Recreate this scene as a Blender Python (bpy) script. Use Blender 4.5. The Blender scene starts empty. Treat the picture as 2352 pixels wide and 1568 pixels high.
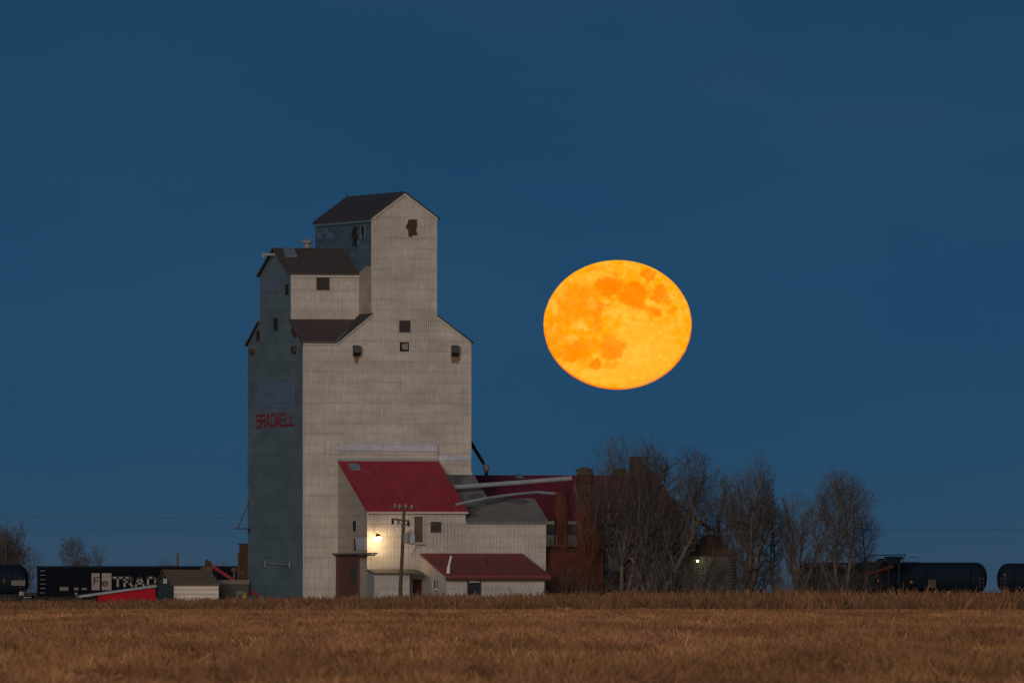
import bpy, math, random
import numpy as np
from mathutils import Vector

sc = bpy.context.scene
COL = sc.collection
PI = math.pi
D0, CAMH, FPX, HOR = 1500.0, 1.5, 37000.0, 1358.0     # camera distance, eye height, focal length and horizon row (of a 2352 x 1568 picture)
S0 = FPX / D0

def wx(px, y=0.0): return (px - 1176.0) * (D0 + y) / FPX
def wz(py, y=0.0): return CAMH + (HOR - py) * (D0 + y) / FPX
def pt(px, py, y=0.0): return (wx(px, y), y, wz(py, y))

# ------------------------------------------------------------------ frames
class Frame:
    """building frame: u runs along the front to the right, v runs back, z up"""
    def __init__(s, px0, y0=0.0, deg=15.7):
        s.x0, s.y0 = wx(px0, y0), y0
        s.c, s.s = math.cos(math.radians(deg)), math.sin(math.radians(deg))
    def P(s, u, v, z): return (s.x0 + u*s.c - v*s.s, s.y0 + u*s.s + v*s.c, z)
    def U(s, px, v=0.0):
        k = (px-1176.0)/FPX
        return (k*(D0+s.y0+v*s.c) - s.x0 + v*s.s) / (s.c - k*s.s)
    def V(s, px, u=0.0):
        k = (px-1176.0)/FPX
        return (s.x0 + u*s.c - k*(D0+s.y0+u*s.s)) / (s.s + k*s.c)
    def Z(s, py, u, v): return wz(py, s.y0 + u*s.s + v*s.c)
    def onf(s, px, py, v=0.0):             # point of a front plane seen at px, py -> (u, v, z)
        u = s.U(px, v); return (u, v, s.Z(py, u, v))
    def onl(s, px, py, u=0.0):             # point of a left plane
        v = s.V(px, u); return (u, v, s.Z(py, u, v))
F = Frame(697)

# ------------------------------------------------------------------ mesh builder
class MB:
    def __init__(s, fr=None): s.v, s.f, s.fr = [], [], fr
    def _p(s, p): return s.fr.P(*p) if s.fr else tuple(p)
    def poly(s, pts):
        n = len(s.v); s.v += [s._p(p) for p in pts]; s.f.append(tuple(range(n, n+len(pts)))); return s
    def box(s, a0, a1, b0, b1, c0, c1):
        n = len(s.v)
        for c in (c0, c1):
            for (a, b) in ((a0, b0), (a1, b0), (a1, b1), (a0, b1)): s.v.append(s._p((a, b, c)))
        for q in ((0,3,2,1), (4,5,6,7), (0,1,5,4), (1,2,6,5), (2,3,7,6), (3,0,4,7)): s.f.append(tuple(n+i for i in q))
        return s
    def slab(s, pts, off):                # polygon extruded by an offset vector given in the frame
        n = len(s.v); m = len(pts)
        a = [s._p(p) for p in pts]; b = [s._p((p[0]+off[0], p[1]+off[1], p[2]+off[2])) for p in pts]
        s.v += a + b
        s.f.append(tuple(range(n, n+m))); s.f.append(tuple(range(n+2*m-1, n+m-1, -1)))
        for i in range(m):
            j = (i+1) % m; s.f.append((n+i, n+j, n+m+j, n+m+i)) if False else s.f.append((n+j, n+i, n+m+i, n+m+j))
        return s
    def tube(s, p0, p1, r0, r1=None, n=10, cap=True, raw=False):
        r1 = r0 if r1 is None else r1
        a = Vector(p0 if raw else s._p(p0)); b = Vector(p1 if raw else s._p(p1)); d = (b-a).normalized()
        q = d.orthogonal().normalized(); w = d.cross(q); k = len(s.v)
        for (c, r) in ((a, r0), (b, r1)):
            for i in range(n):
                t = 2*PI*i/n; s.v.append(tuple(c + q*(r*math.cos(t)) + w*(r*math.sin(t))))
        for i in range(n): s.f.append((k+i, k+(i+1) % n, k+n+(i+1) % n, k+n+i))
        if cap: s.f.append(tuple(range(k+n-1, k-1, -1))); s.f.append(tuple(range(k+n, k+2*n)))
        return s
    def lathe(s, c, prof, n=20, axis='z', a0=0.0):
        c = s._p(c); k = len(s.v)
        for (r, h) in prof:
            for i in range(n):
                t = 2*PI*i/n + a0
                if axis == 'z': s.v.append((c[0]+r*math.cos(t), c[1]+r*math.sin(t), c[2]+h))
                else: s.v.append((c[0]+h, c[1]+r*math.cos(t), c[2]+r*math.sin(t)))
        for j in range(len(prof)-1):
            for i in range(n):
                s.f.append((k+j*n+i, k+j*n+(i+1) % n, k+(j+1)*n+(i+1) % n, k+(j+1)*n+i))
        s.f.append(tuple(range(k+n-1, k-1, -1))); m = k+(len(prof)-1)*n; s.f.append(tuple(range(m, m+n)))
        return s
    def build(s, name, mat, parent=None, smooth=False):
        me = bpy.data.meshes.new(name)
        o0 = Vector(root_loc(parent)) if parent else Vector((0, 0, 0))
        me.from_pydata([tuple(Vector(p)-o0) for p in s.v], [], s.f); me.validate(); me.update()
        uvl = me.uv_layers.new(name='UVMap')
        for p in me.polygons:                                   # metre-scaled uv: across, along the slope
            nn = p.normal
            t = Vector((-nn.y, nn.x, 0))
            t = t.normalized() if t.length > 1e-3 else Vector((1, 0, 0))
            if t.x < 0: t = -t
            w = nn.cross(t)
            if w.z < 0: w = -w
            for li in p.loop_indices:
                q = me.vertices[me.loops[li].vertex_index].co + o0
                uvl.data[li].uv = (q.dot(t), q.dot(w))
            p.use_smooth = smooth
        me.materials.append(mat)
        o = bpy.data.objects.new(name, me); COL.objects.link(o)
        if parent: o.parent = parent
        return o

def root_loc(p):
    l = Vector((0, 0, 0))
    while p: l = l + p.location; p = p.parent
    return l

def thing(name, label, cat, loc, group=None):
    o = bpy.data.objects.new(name, None); COL.objects.link(o)
    o.location = loc; o.empty_display_size = .5; o['label'] = label; o['category'] = cat
    if group: o['group'] = group
    return o
def tag(o, label, cat, group=None):
    o['label'] = label; o['category'] = cat
    if group: o['group'] = group
    return o

# ------------------------------------------------------------------ materials
class NT:
    def __init__(s, name):
        s.m = bpy.data.materials.new(name); s.m.use_nodes = True; s.t = s.m.node_tree; s.b = s.t.nodes['Principled BSDF']
        s.b.inputs['Roughness'].default_value = .85; s.b.inputs['Specular IOR Level'].default_value = .15
    def n(s, typ, **kw):
        x = s.t.nodes.new(typ)
        for k, v in kw.items():
            if k in ('op',): x.operation = v
            elif k.startswith('i'): x.inputs[int(k[1:])].default_value = v
            else: setattr(x, k, v)
        return x
    def l(s, a, b): s.t.links.new(a, b)
    def noise(s, vec, scale, detail=3, rough=.55):
        x = s.n('ShaderNodeTexNoise'); x.inputs['Scale'].default_value = scale; x.inputs['Detail'].default_value = detail; x.inputs['Roughness'].default_value = rough
        s.l(vec, x.inputs['Vector']); return x.outputs['Fac']
    def mapr(s, v, a, b, c, d):
        x = s.n('ShaderNodeMapRange'); x.inputs[1].default_value = a; x.inputs[2].default_value = b; x.inputs[3].default_value = c; x.inputs[4].default_value = d
        s.l(v, x.inputs[0]); return x.outputs[0]
    def scale(s, vec, sx, sy, sz=1, loc=(0, 0, 0)):
        x = s.n('ShaderNodeMapping'); x.inputs['Scale'].default_value = (sx, sy, sz); x.inputs['Location'].default_value = loc; s.l(vec, x.inputs['Vector']); return x.outputs[0]
    def mix(s, f, a, b, blend='MIX'):
        x = s.n('ShaderNodeMix', data_type='RGBA', blend_type=blend)
        if isinstance(f, (int, float)): x.inputs[0].default_value = f
        else: s.l(f, x.inputs[0])
        for i, c in ((6, a), (7, b)):
            if isinstance(c, tuple): x.inputs[i].default_value = (*c, 1)
            else: s.l(c, x.inputs[i])
        return x.outputs[2]
    def math(s, op, a, b=None):
        x = s.n('ShaderNodeMath', op=op)
        for i, c in ((0, a), (1, b)):
            if c is None: continue
            if isinstance(c, (int, float)): x.inputs[i].default_value = c
            else: s.l(c, x.inputs[i])
        return x.outputs[0]
    def uv(s): return s.n('ShaderNodeTexCoord').outputs['UV']
    def obj(s): return s.n('ShaderNodeTexCoord').outputs['Object']
    def out(s, col, bump=None, dist=.03, strength=.6):
        if isinstance(col, tuple): s.b.inputs['Base Color'].default_value = (*col, 1)
        else: s.l(col, s.b.inputs['Base Color'])
        if bump is not None:
            x = s.n('ShaderNodeBump'); x.inputs['Strength'].default_value = strength; x.inputs['Distance'].default_value = dist
            s.l(bump, x.inputs['Height']); s.l(x.outputs[0], s.b.inputs['Normal'])
        return s.m

def siding(name, c1, c2, rust=(.16, .09, .05), rib=.21, seam=2.3, rustamt=.25, rough=.6, streak=1.0, bump=.9):
    m = NT(name); uv = m.uv()
    sep = m.n('ShaderNodeSeparateXYZ'); m.l(uv, sep.inputs[0]); X, Y = sep.outputs[0], sep.outputs[1]
    fine = m.noise(m.scale(uv, 3.1, .42), 1.0, 4, .75)                 # vertical sheet streaks
    wide = m.noise(m.scale(uv, .22, .5), 1.0, 4, .6)                  # broad weathering
    grain = m.noise(m.scale(uv, 3.2, 1.3), 1.0, 5, .7)
    br = m.n('ShaderNodeTexBrick'); m.l(m.scale(uv, 1, 1), br.inputs['Vector'])
    br.offset = .5; br.inputs['Scale'].default_value = 1.0; br.inputs['Brick Width'].default_value = 1.9; br.inputs['Row Height'].default_value = seam
    br.inputs['Mortar Size'].default_value = .03; br.inputs['Mortar Smooth'].default_value = .6; br.inputs['Bias'].default_value = 0
    br.inputs['Color1'].default_value = (0, 0, 0, 1); br.inputs['Color2'].default_value = (1, 1, 1, 1); br.inputs['Mortar'].default_value = (.5, .5, .5, 1)
    sh = m.n('ShaderNodeSeparateColor'); m.l(br.outputs['Color'], sh.inputs[0])
    f = m.mapr(fine, .34, .66, 0, 1); col = m.mix(f, c2, c1)
    col = m.mix(m.mapr(sh.outputs[0], 0, 1, .0, .40), col, tuple(x*.68 for x in c1))
    big = m.noise(m.scale(uv, .10, .07), 1.0, 4, .6); col = m.mix(m.mapr(big, .42, .62, 0, .30), col, (c2[0]*.72, c2[1]*.66, c2[2]*.60))
    col = m.mix(m.mapr(wide, .40, .66, 0, .55*streak), col, tuple(x*.62 for x in c2))
    # horizontal laps, broken up
    lap = m.math('PINGPONG', m.math('ADD', Y, m.mapr(m.noise(m.scale(uv, .3, .1), 1, 1), 0, 1, 0, .25)), .48)
    lapm = m.math('MULTIPLY', m.mapr(lap, 0, .16, .42, 0), m.mapr(m.noise(m.scale(uv, .35, .9), 1, 3), .3, .62, 0, 1))
    col = m.mix(lapm, col, tuple(x*.45 for x in c2))
    rs = m.noise(m.scale(uv, 1.3, .16), 1.0, 4, .65)
    col = m.mix(m.math('MULTIPLY', m.mapr(rs, .58, .78, 0, 1), rustamt), col, rust)
    col = m.mix(m.mapr(grain, .3, .75, 0, .30), col, tuple(x*.66 for x in c2))
    rb = m.math('SINE', m.math('MULTIPLY', X, 2*PI/rib))
    rb = m.math('MULTIPLY', rb, m.mapr(m.noise(m.scale(uv, .55, .5), 1, 4, .7), .42, .66, .0, 1.0))
    h = m.math('ADD', m.math('MULTIPLY', rb, .35), m.math('ADD', m.math('MULTIPLY', grain, 1.6), m.math('MULTIPLY', fine, .5)))
    m.b.inputs['Roughness'].default_value = rough
    return m.out(col, h, .06, bump)

def rough_mat(name, c1, c2, sx=1.0, sy=1.0, scale=1.5, rough=.9, bump=.4, streaks=False, metal=0):
    m = NT(name); uv = m.uv() if streaks else m.obj()
    a = m.noise(m.scale(uv, sx, sy, 1), scale, 5, .65); b = m.noise(m.scale(uv, sx, sy, 1), scale*.17, 3, .5)
    col = m.mix(m.mapr(a, .3, .7, 0, 1), c1, c2); col = m.mix(m.mapr(b, .4, .7, 0, .5), col, tuple(x*.65 for x in c1))
    m.b.inputs['Roughness'].default_value = rough; m.b.inputs['Metallic'].default_value = metal
    return m.out(col, a, .03, bump)

def plain(name, c, rough=.8, emit=None, strength=1):
    m = NT(name); m.b.inputs['Roughness'].default_value = rough
    a = m.noise(m.obj(), 3.0, 3); col = m.mix(m.mapr(a, .35, .7, 0, .35), c, tuple(x*.7 for x in c))
    if emit: m.b.inputs['Emission Color'].default_value = (*emit, 1); m.b.inputs['Emission Strength'].default_value = strength
    return m.out(col)

M = {}
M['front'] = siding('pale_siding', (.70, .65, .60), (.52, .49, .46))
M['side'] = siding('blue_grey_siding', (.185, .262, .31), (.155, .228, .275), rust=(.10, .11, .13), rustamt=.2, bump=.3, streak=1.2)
M['side_patch'] = siding('faded_blue_siding', (.20, .28, .42), (.15, .225, .36), rustamt=.0, bump=.3)
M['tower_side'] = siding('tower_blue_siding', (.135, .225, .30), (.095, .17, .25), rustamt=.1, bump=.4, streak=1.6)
M['new'] = siding('newer_siding', (.70, .72, .82), (.52, .55, .66), rustamt=.05, seam=3.1)
M['shed'] = siding('shed_siding', (.66, .62, .585), (.49, .46, .44), rib=.34, rustamt=.15)
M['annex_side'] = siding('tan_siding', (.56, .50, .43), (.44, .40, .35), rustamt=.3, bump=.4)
M['office'] = siding('office_siding', (.60, .58, .58), (.47, .46, .46), rib=.35, rustamt=.1, seam=6)
M['shingle'] = rough_mat('dark_shingle', (.085, .082, .088), (.045, .044, .050), 1, 2.5, 2.2, .95, .6, True)
M['brown_shingle'] = rough_mat('brown_shingle', (.115, .088, .084), (.055, .050, .054), .6, 1.4, 1.8, .95, .6, True)
M['red_roof'] = rough_mat('red_metal_roof', (.38, .040, .062), (.31, .032, .050), 4, .2, 1.0, .55, .25, True)
M['red_roof_old'] = rough_mat('faded_red_roof', (.27, .062, .068), (.20, .050, .058), 3, .4, 1.0, .8, .3, True)
M['barn_roof'] = rough_mat('dull_red_roof', (.20, .020, .035), (.13, .018, .030), 3, .3, 1.0, .7, .3, True)
M['grey_roof'] = rough_mat('grey_tin_roof', (.215, .20, .18), (.14, .14, .138), .9, .6, .9, .85, .3, True)
M['stain'] = rough_mat('dark_roof_stain', (.085, .095, .10), (.14, .14, .135), 1, 1.5, 1.6, .9, .2, True)  # dark tone for painted duct shadows and streaks on the grey roofs
M['trim'] = plain('pale_trim', (.5, .5, .46)); M['dark_trim'] = plain('dark_trim', (.12, .12, .11))
M['grey_trim'] = plain('grey_trim', (.3, .32, .32))
M['dark'] = plain('dark_opening', (.035, .032, .034)); M['darkbrown'] = plain('dark_brown_board', (.085, .045, .032))
M['board'] = rough_mat('boarded_brown', (.065, .055, .055), (.045, .038, .038), 4, 1, 2, .9, .3, True)
M['wood_door'] = rough_mat('brown_wood_door', (.13, .10, .08), (.09, .07, .055), 4, .6, 1.5, .9, .3, True)
M['maroon'] = plain('maroon_door', (.07, .02, .035)); M['rustdoor'] = rough_mat('rust_red_door', (.17, .07, .065), (.10, .055, .058), 2, .5, 1, .85, .3, True)
M['steel'] = plain('grey_steel', (.25, .26, .27), .5); M['black'] = plain('black_steel', (.02, .02, .022), .6)
M['glass'] = plain('dark_glass', (.02, .028, .04), .4); M['blind'] = plain('pale_blind', (.5, .52, .48))
M['letter_red'] = rough_mat('faded_red_paint', (.30, .014, .030), (.20, .03, .045), 3, 3, 2, .8, 0, True)
M['rust'] = rough_mat('rusty_steel', (.13, .036, .026), (.065, .030, .026), 1, 1, 1.2, .9, .4)
M['rust_stain'] = rough_mat('rust_stain', (.17, .10, .065), (.30, .24, .19), 2.5, .7, 1.4, .9, .0, True)
M['rustdark'] = rough_mat('dark_rust', (.09, .045, .025), (.045, .028, .02), 2, .7, 1.4, .9, .4)
M['vent_dark'] = plain('weathered_vent', (.07, .075, .08)); M['skylight'] = plain('blue_skylight', (.16, .22, .26), .4)
M['tank'] = plain('black_tank_paint', (.006, .014, .028), .8); M['car'] = plain('black_car_paint', (.003, .005, .010), .9)
M['sign'] = rough_mat('pale_sign_paint', (.36, .31, .28), (.25, .22, .21), 1, 1, 1.6, .8, 0)
M['orange'] = plain('orange_marker', (.42, .13, .03)); M['yellow'] = plain('yellow_paint', (.65, .36, .03)); M['white'] = plain('white_paint', (.75, .74, .72))
M['greyblue'] = rough_mat('weathered_grey_roof', (.34, .38, .42), (.26, .30, .34), 2, 2, 1.5, .8, .3)
M['redwall'] = rough_mat('bright_red_wall', (.42, .008, .022), (.33, .008, .02), 3, .4, 1, .7, .3, True)
M['old_roof'] = rough_mat('old_brown_roof', (.17, .13, .095), (.10, .08, .062), .7, 2.5, 2, .95, .5, True)
M['teal'] = rough_mat('dark_teal_boards', (.07, .095, .10), (.04, .055, .06), 1, 1, 2, .9, .3)
M['wood'] = rough_mat('pole_wood', (.13, .095, .07), (.08, .06, .048), 6, .4, 2, .95, .4)
M['redpaint'] = plain('auger_red', (.28, .04, .05)); M['wagon'] = rough_mat('grey_wagon_steel', (.10, .085, .08), (.07, .062, .062), 1, 1, 1.5, .8, .2)
M['wagon_rim'] = plain('pale_wagon_rim', (.17, .155, .14)); M['olive'] = plain('olive_tank', (.14, .14, .10))
M['bark'] = rough_mat('grey_bark', (.17, .14, .115), (.10, .082, .07), 2, 2, 3, .95, .3)
M['barkred'] = rough_mat('brown_bark', (.15, .105, .085), (.095, .065, .055), 2, 2, 3, .95, .3)
M['barkpale'] = rough_mat('pale_bark', (.20, .165, .135), (.12, .10, .082), 2, 2, 3, .95, .3)
M['twig_red'] = rough_mat('reddish_twigs', (.22, .075, .045), (.14, .06, .042), 2, 2, 1, .95, 0)
M['twig'] = rough_mat('twigs', (.15, .128, .118), (.10, .086, .082), 2, 2, 1, .95, 0)
M['leafbrown'] = rough_mat('dry_leaves', (.17, .08, .035), (.09, .055, .03), 2, 2, 2, .95, 0)
def seamed(name, c1, c2, period=.9):
    m = NT(name); uv = m.uv(); sep = m.n('ShaderNodeSeparateXYZ'); m.l(uv, sep.inputs[0])
    pp = m.math('PINGPONG', sep.outputs[0], period/2); ln = m.mapr(pp, 0, .07, 1, 0)
    n = m.noise(m.scale(uv, 1.2, .35), 1.0, 5, .65); b = m.noise(m.scale(uv, .35, .3), 1.0, 3); col = m.mix(m.mapr(n, .35, .65, 0, 1), c1, c2)
    col = m.mix(m.mapr(b, .45, .7, 0, .4), col, tuple(x*.6+.02 for x in c2)); st = m.noise(m.scale(uv, 2.5, .25), 1.0, 4, .7)
    col = m.mix(m.mapr(st, .60, .75, 0, .45), col, (c2[0]*.6+.06, c2[1]+.05, c2[2]+.04)); col = m.mix(m.math('MULTIPLY', ln, .25), col, tuple(x*.5 for x in c2))
    m.b.inputs['Roughness'].default_value = .75
    return m.out(col, m.math('ADD', ln, m.math('MULTIPLY', n, .8)), .05, .6)
M['red_roof'] = seamed('red_metal_roof', (.37, .042, .062), (.29, .032, .048)); M['red_roof_old'] = seamed('faded_red_roof', (.27, .065, .07), (.20, .052, .058), .7); M['barn_roof'] = seamed('dull_red_roof', (.20, .024, .042), (.13, .022, .036), 1.1)
def corr(name, c1, c2, period, horizontal=True):
    m = NT(name); uv = m.uv(); sep = m.n('ShaderNodeSeparateXYZ'); m.l(uv, sep.inputs[0])
    w = m.math('SINE', m.math('MULTIPLY', sep.outputs[1 if horizontal else 0], 2*PI/period))
    n = m.noise(m.scale(uv, .5, 2), 1.2, 4); col = m.mix(m.mapr(n, .35, .7, 0, 1), c1, c2)
    return m.out(col, m.math('ADD', w, n), .05, .9)
M['whitecorr'] = corr('white_corrugated', (.74, .66, .60), (.60, .54, .49), .42)
M['bincorr'] = corr('galvanised_corrugated', (.32, .305, .28), (.22, .21, .195), .30)

# ------------------------------------------------------------------ facade helpers
def face_poly(parent, fr, plane, const, pts, name, mat, proud=.03):
    """irregular polygon on a wall, given by picture rows and columns, as a thin raised piece"""
    mb = MB(fr)
    if plane == 'f': q = [fr.onf(x, y, const) for x, y in pts]; q = [(a, const-proud, c) for a, b, c in q]; mb.slab(q, (0, proud-.002, 0))
    else: q = [fr.onl(x, y, const) for x, y in pts]; q = [(const-proud, b, c) for a, b, c in q]; mb.slab(q, (proud-.002, 0, 0))
    return mb.build(name, mat, parent)

def window(parent, fr, plane, const, x0, x1, y0, y1, pane='dark', frame='grey_trim', w=.09, name='window', sill=False, part='pane'):
    mb, mp = MB(fr), MB(fr)
    if plane == 'f':
        a = fr.onf(x0, y0, const); b = fr.onf(x1, y1, const); u0, u1, z1, z0 = a[0], b[0], a[2], b[2]
        for (p0, p1, q0, q1) in ((u0-w, u1+w, z1, z1+w), (u0-w, u1+w, z0-w, z0), (u0-w, u0, z0, z1), (u1, u1+w, z0, z1)):
            mb.box(p0, p1, const-.07, const-.004, q0, q1)
        mp.box(u0, u1, const-.03, const-.004, z0, z1)
    else:
        a = fr.onl(x0, y0, const); b = fr.onl(x1, y1, const); v1, v0, z1, z0 = a[1], b[1], a[2], b[2]
        for (p0, p1, q0, q1) in ((v0-w, v1+w, z1, z1+w), (v0-w, v1+w, z0-w, z0), (v0-w, v0, z0, z1), (v1, v1+w, z0, z1)):
            mb.box(const-.07, const-.004, p0, p1, q0, q1)
        mp.box(const-.03, const-.004, v0, v1, z0, z1)
    o = mb.build(name, M[frame], parent); mp.build(part, M[pane], o); return o

def roof_slab(fr, pts, t=.16):
    """a roof plane: upper surface pts, extruded down by t"""
    return MB(fr).slab([(p[0], p[1], p[2]-t) for p in pts], (0, 0, t))

# ================================================================== the grain elevator
W = F.U(1081, 0); L = F.V(569, 0)
ZE = F.Z(784, 0, 0)                                        # main eave
uS0, uT0, uT1, uTm = F.U(776), F.U(854), F.U(1004), F.U(928.5)
zSh = F.Z(721, uT0, 0); zTe = F.Z(499, uT0, 0); zTr = F.Z(443, uTm, 0); zSh2 = F.Z(726, uT1, 0)
vC0, vC1, vCm = F.V(668), F.V(597), F.V(632)
zCe = F.Z(628, 0, vC0); zCr = F.Z(572, 0, vCm); zCb = F.Z(733, 0, vC0)
el = thing('grain_elevator', 'tall pale wooden grain elevator with stepped cupola and BRADWELL lettering', 'grain elevator', F.P(0, 0, 0))
mb = MB(F)
mb.poly([(0, 0, 0), (W, 0, 0), (W, 0, ZE), (uT1, 0, zSh2), (uT1, 0, zTe), (uTm, 0, zTr), (uT0, 0, zTe), (uT0, 0, zSh), (uS0, 0, ZE), (0, 0, ZE)])
mb.build('front_wall', M['front'], el)
mb = MB(F)
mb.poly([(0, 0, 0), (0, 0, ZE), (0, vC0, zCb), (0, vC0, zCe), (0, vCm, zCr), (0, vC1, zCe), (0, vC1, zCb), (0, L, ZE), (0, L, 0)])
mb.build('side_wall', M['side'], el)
mb = MB(F)
mb.poly([(W, 0, 0), (W, L, 0), (W, L, ZE), (W, 0, ZE)])
mb.poly([(0, L, 0), (0, L, ZE), (uS0, L, ZE), (uT0, L, zSh), (uT0, L, zTe), (uTm, L, zTr), (uT1, L, zTe), (uT1, L, zSh2), (W, L, ZE), (W, L, 0)])
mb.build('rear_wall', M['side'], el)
mb = MB(F); mb.poly([(0, vC0, zCb-.4), (uT0, vC0, zCb-.4), (uT0, vC0, zCe), (0, vC0, zCe)]); mb.build('cupola_wall', M['front'], el); mb = MB(F)
mb.poly([(0, vC1, zCb-.4), (0, vC1, zCe), (uT0, vC1, zCe), (uT0, vC1, zCb-.4)]); mb.build('cupola_wall', M['front'], el)
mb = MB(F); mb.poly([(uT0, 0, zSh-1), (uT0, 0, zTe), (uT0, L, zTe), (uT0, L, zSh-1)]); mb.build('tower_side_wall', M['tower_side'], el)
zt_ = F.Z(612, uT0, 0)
MB(F).poly([(uT0-.012, .02, zSh-.8), (uT0-.012, .02, zt_), (uT0-.012, 2.0, zt_+.1), (uT0-.012, vC0-.02, zt_-.5), (uT0-.012, vC0-.02, zSh-.8)]).build('wall_patch', M['annex_side'], el)  # tan panel paints warm light bounced off the cupola wall into the siding
mb = MB(F); mb.poly([(uT1, 0, zSh-1), (uT1, L, zSh-1), (uT1, L, zTe), (uT1, 0, zTe)]); mb.build('tower_side_wall', M['front'], el)
# roofs
def strip(fr, u0, u1, va, za, vb, zb, t=.16): return roof_slab(fr, [(u0, va, za), (u1, va, za), (u1, vb, zb), (u0, vb, zb)], t)
o = .22
def gable_v(u0, um, u1, z0, zm, va, vb, name, mat):       # ridge along v
    k = (zm-z0)/(um-u0)
    for (ua, ub, za, zb) in ((u0-o, um, z0-o*k+.14, zm+.14), (um, u1+o, zm+.14, z0-o*k+.14)):
        roof_slab(F, [(ua, va, za), (ub, va, zb), (ub, vb, zb), (ua, vb, za)]).build(name, mat, el)
gable_v(uT0, uTm, uT1, zTe, zTr, -.25, L+.25, 'tower_roof', M['shingle'])
k = (zCr-zCe)/(vCm-vC0)
roof_slab(F, [(-.3, vC0-o, zCe-o*k+.12), (uT0-.01, vC0-o, zCe-o*k+.12), (uT0-.01, vCm, zCr+.12), (-.3, vCm, zCr+.12)]).build('cupola_roof', M['brown_shingle'], el)
roof_slab(F, [(-.3, vCm, zCr+.12), (uT0-.01, vCm, zCr+.12), (uT0-.01, vC1+o, zCe-o*k+.12), (-.3, vC1+o, zCe-o*k+.12)]).build('cupola_roof', M['brown_shingle'], el)
# low wing roof: front slope up to the cupola wall, valley against the tower shoulder
uV = F.U(822, vC0)
zv = zCb + .02
roof_slab(F, [(-.25, -.2, ZE-.05), (uS0-.15, -.2, ZE-.05), (uV, vC0, zv), (-.25, vC0, zv)], .12).build('wing_roof', M['brown_shingle'], el)
roof_slab(F, [(uS0-.15, -.22, ZE-.04), (uT0, -.22, zSh+.12), (uT0, vC0+.4, zSh+.12), (uV, vC0+.01, zv+.02)], .12).build('shoulder_roof', M['shingle'], el)
roof_slab(F, [(-.25, vC1, zv), (uT0, vC1, zv), (uT0, L+.2, ZE-.05), (-.25, L+.2, ZE-.05)], .12).build('wing_roof', M['shingle'], el)
roof_slab(F, [(uT1, -.22, zSh2+.12), (W+.25, -.22, ZE+.02), (W+.25, L+.2, ZE+.02), (uT1, L+.2, zSh2+.12)], .14).build('shoulder_roof', M['shingle'], el)
MB(F).tube((uS0-.12, -.1, ZE+.0), (uV, vC0-.05, zv+.06), .10, .10, 6).build('valley_flashing', M['skylight'], el)
# trims
mb = MB(F); mb.box(-.05, uS0, -.16, -.03, ZE-.32, ZE-.02); mb.build('eave_trim', M['trim'], el)
mb = MB(F); mb.box(-.05, uT0-.02, vC0-.16, vC0-.02, zCe-.34, zCe-.08); mb.build('eave_trim', M['trim'], el)
mb = MB(F); mb.box(uT0-.16, uT0-.02, -.05, L, zTe-.45, zTe-.10); mb.build('eave_trim', M['skylight'], el)
mb = MB(F)
def rake(mb, a, b, h=.28):
    mb.slab([(a[0], -.16, a[1]-h), (b[0], -.16, b[1]-h), (b[0], -.16, b[1]), (a[0], -.16, a[1])], (0, .12, 0))
rake(mb, (uT0, zTe), (uTm, zTr)); rake(mb, (uTm, zTr), (uT1, zTe)); mb.build('rake_trim', M['trim'], el)
mb = MB(F); rake(mb, (uS0, ZE), (uT0, zSh), .22); mb.build('rake_trim', M['trim'], el)
mb = MB(F); rake(mb, (uT1, zSh2), (W, ZE), .22); mb.build('rake_trim', M['trim'], el)
mb = MB(F); mb.box(-.05, .06, -.05, .08, 0, ZE-.4); mb.box(W-.06, W+.05, -.05, .08, 0, ZE-.1); mb.box(uT0-.05, uT0+.06, -.05, .02, zSh+.2, zTe-.1); mb.build('corner_trim', M['trim'], el)
# newer sheets
def patch(x0, x1, y0, y1, mat, pr=.16, name='wall_patch'):
    a = F.onf(x0, y0); b = F.onf(x1, y1); MB(F).box(a[0], b[0], -pr, -.004, b[2], a[2]).build(name, mat, el)
patch(777, 1003, 1019, 1036, M['new'], .30); patch(777, 1003, 1036.4, 1056, M['front'], .28); patch(1003.6, 1081.5, 1046, 1058, M['new'], .1); patch(1003.6, 1081.5, 1058.3, 1084, M['front'], .09)
patch(1003.6, 1082.5, 1084.5, 1090, M['trim'], .3, 'base_flashing')
# faded blue field behind the name on the side, and lower repairs
face_poly(el, F, 'l', 0, [(593, 838), (673, 832), (674, 872), (593, 876)], 'wall_patch', M['side'], .03)
face_poly(el, F, 'l', 0, [(594, 879), (673, 875), (675, 935), (595, 936)], 'wall_patch', M['side_patch'], .035)
face_poly(el, F, 'l', 0, [(617, 640), (637, 636), (637, 668), (617, 672)], 'wall_patch', M['side_patch'], .03)
rnd = random.Random(5)
for i in range(15):
    x = rnd.uniform(728, 835); y = rnd.uniform(520, 585); w_ = rnd.uniform(6, 14); h_ = rnd.uniform(8, 16)
    face_poly(el, F, 'l', uT0, [(x, y), (x+w_, y-1), (x+w_, y+h_-1), (x, y+h_)], 'wall_patch', [M['tower_side'], M['side_patch'], M['side']][i % 3], .012+.003*i)
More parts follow.
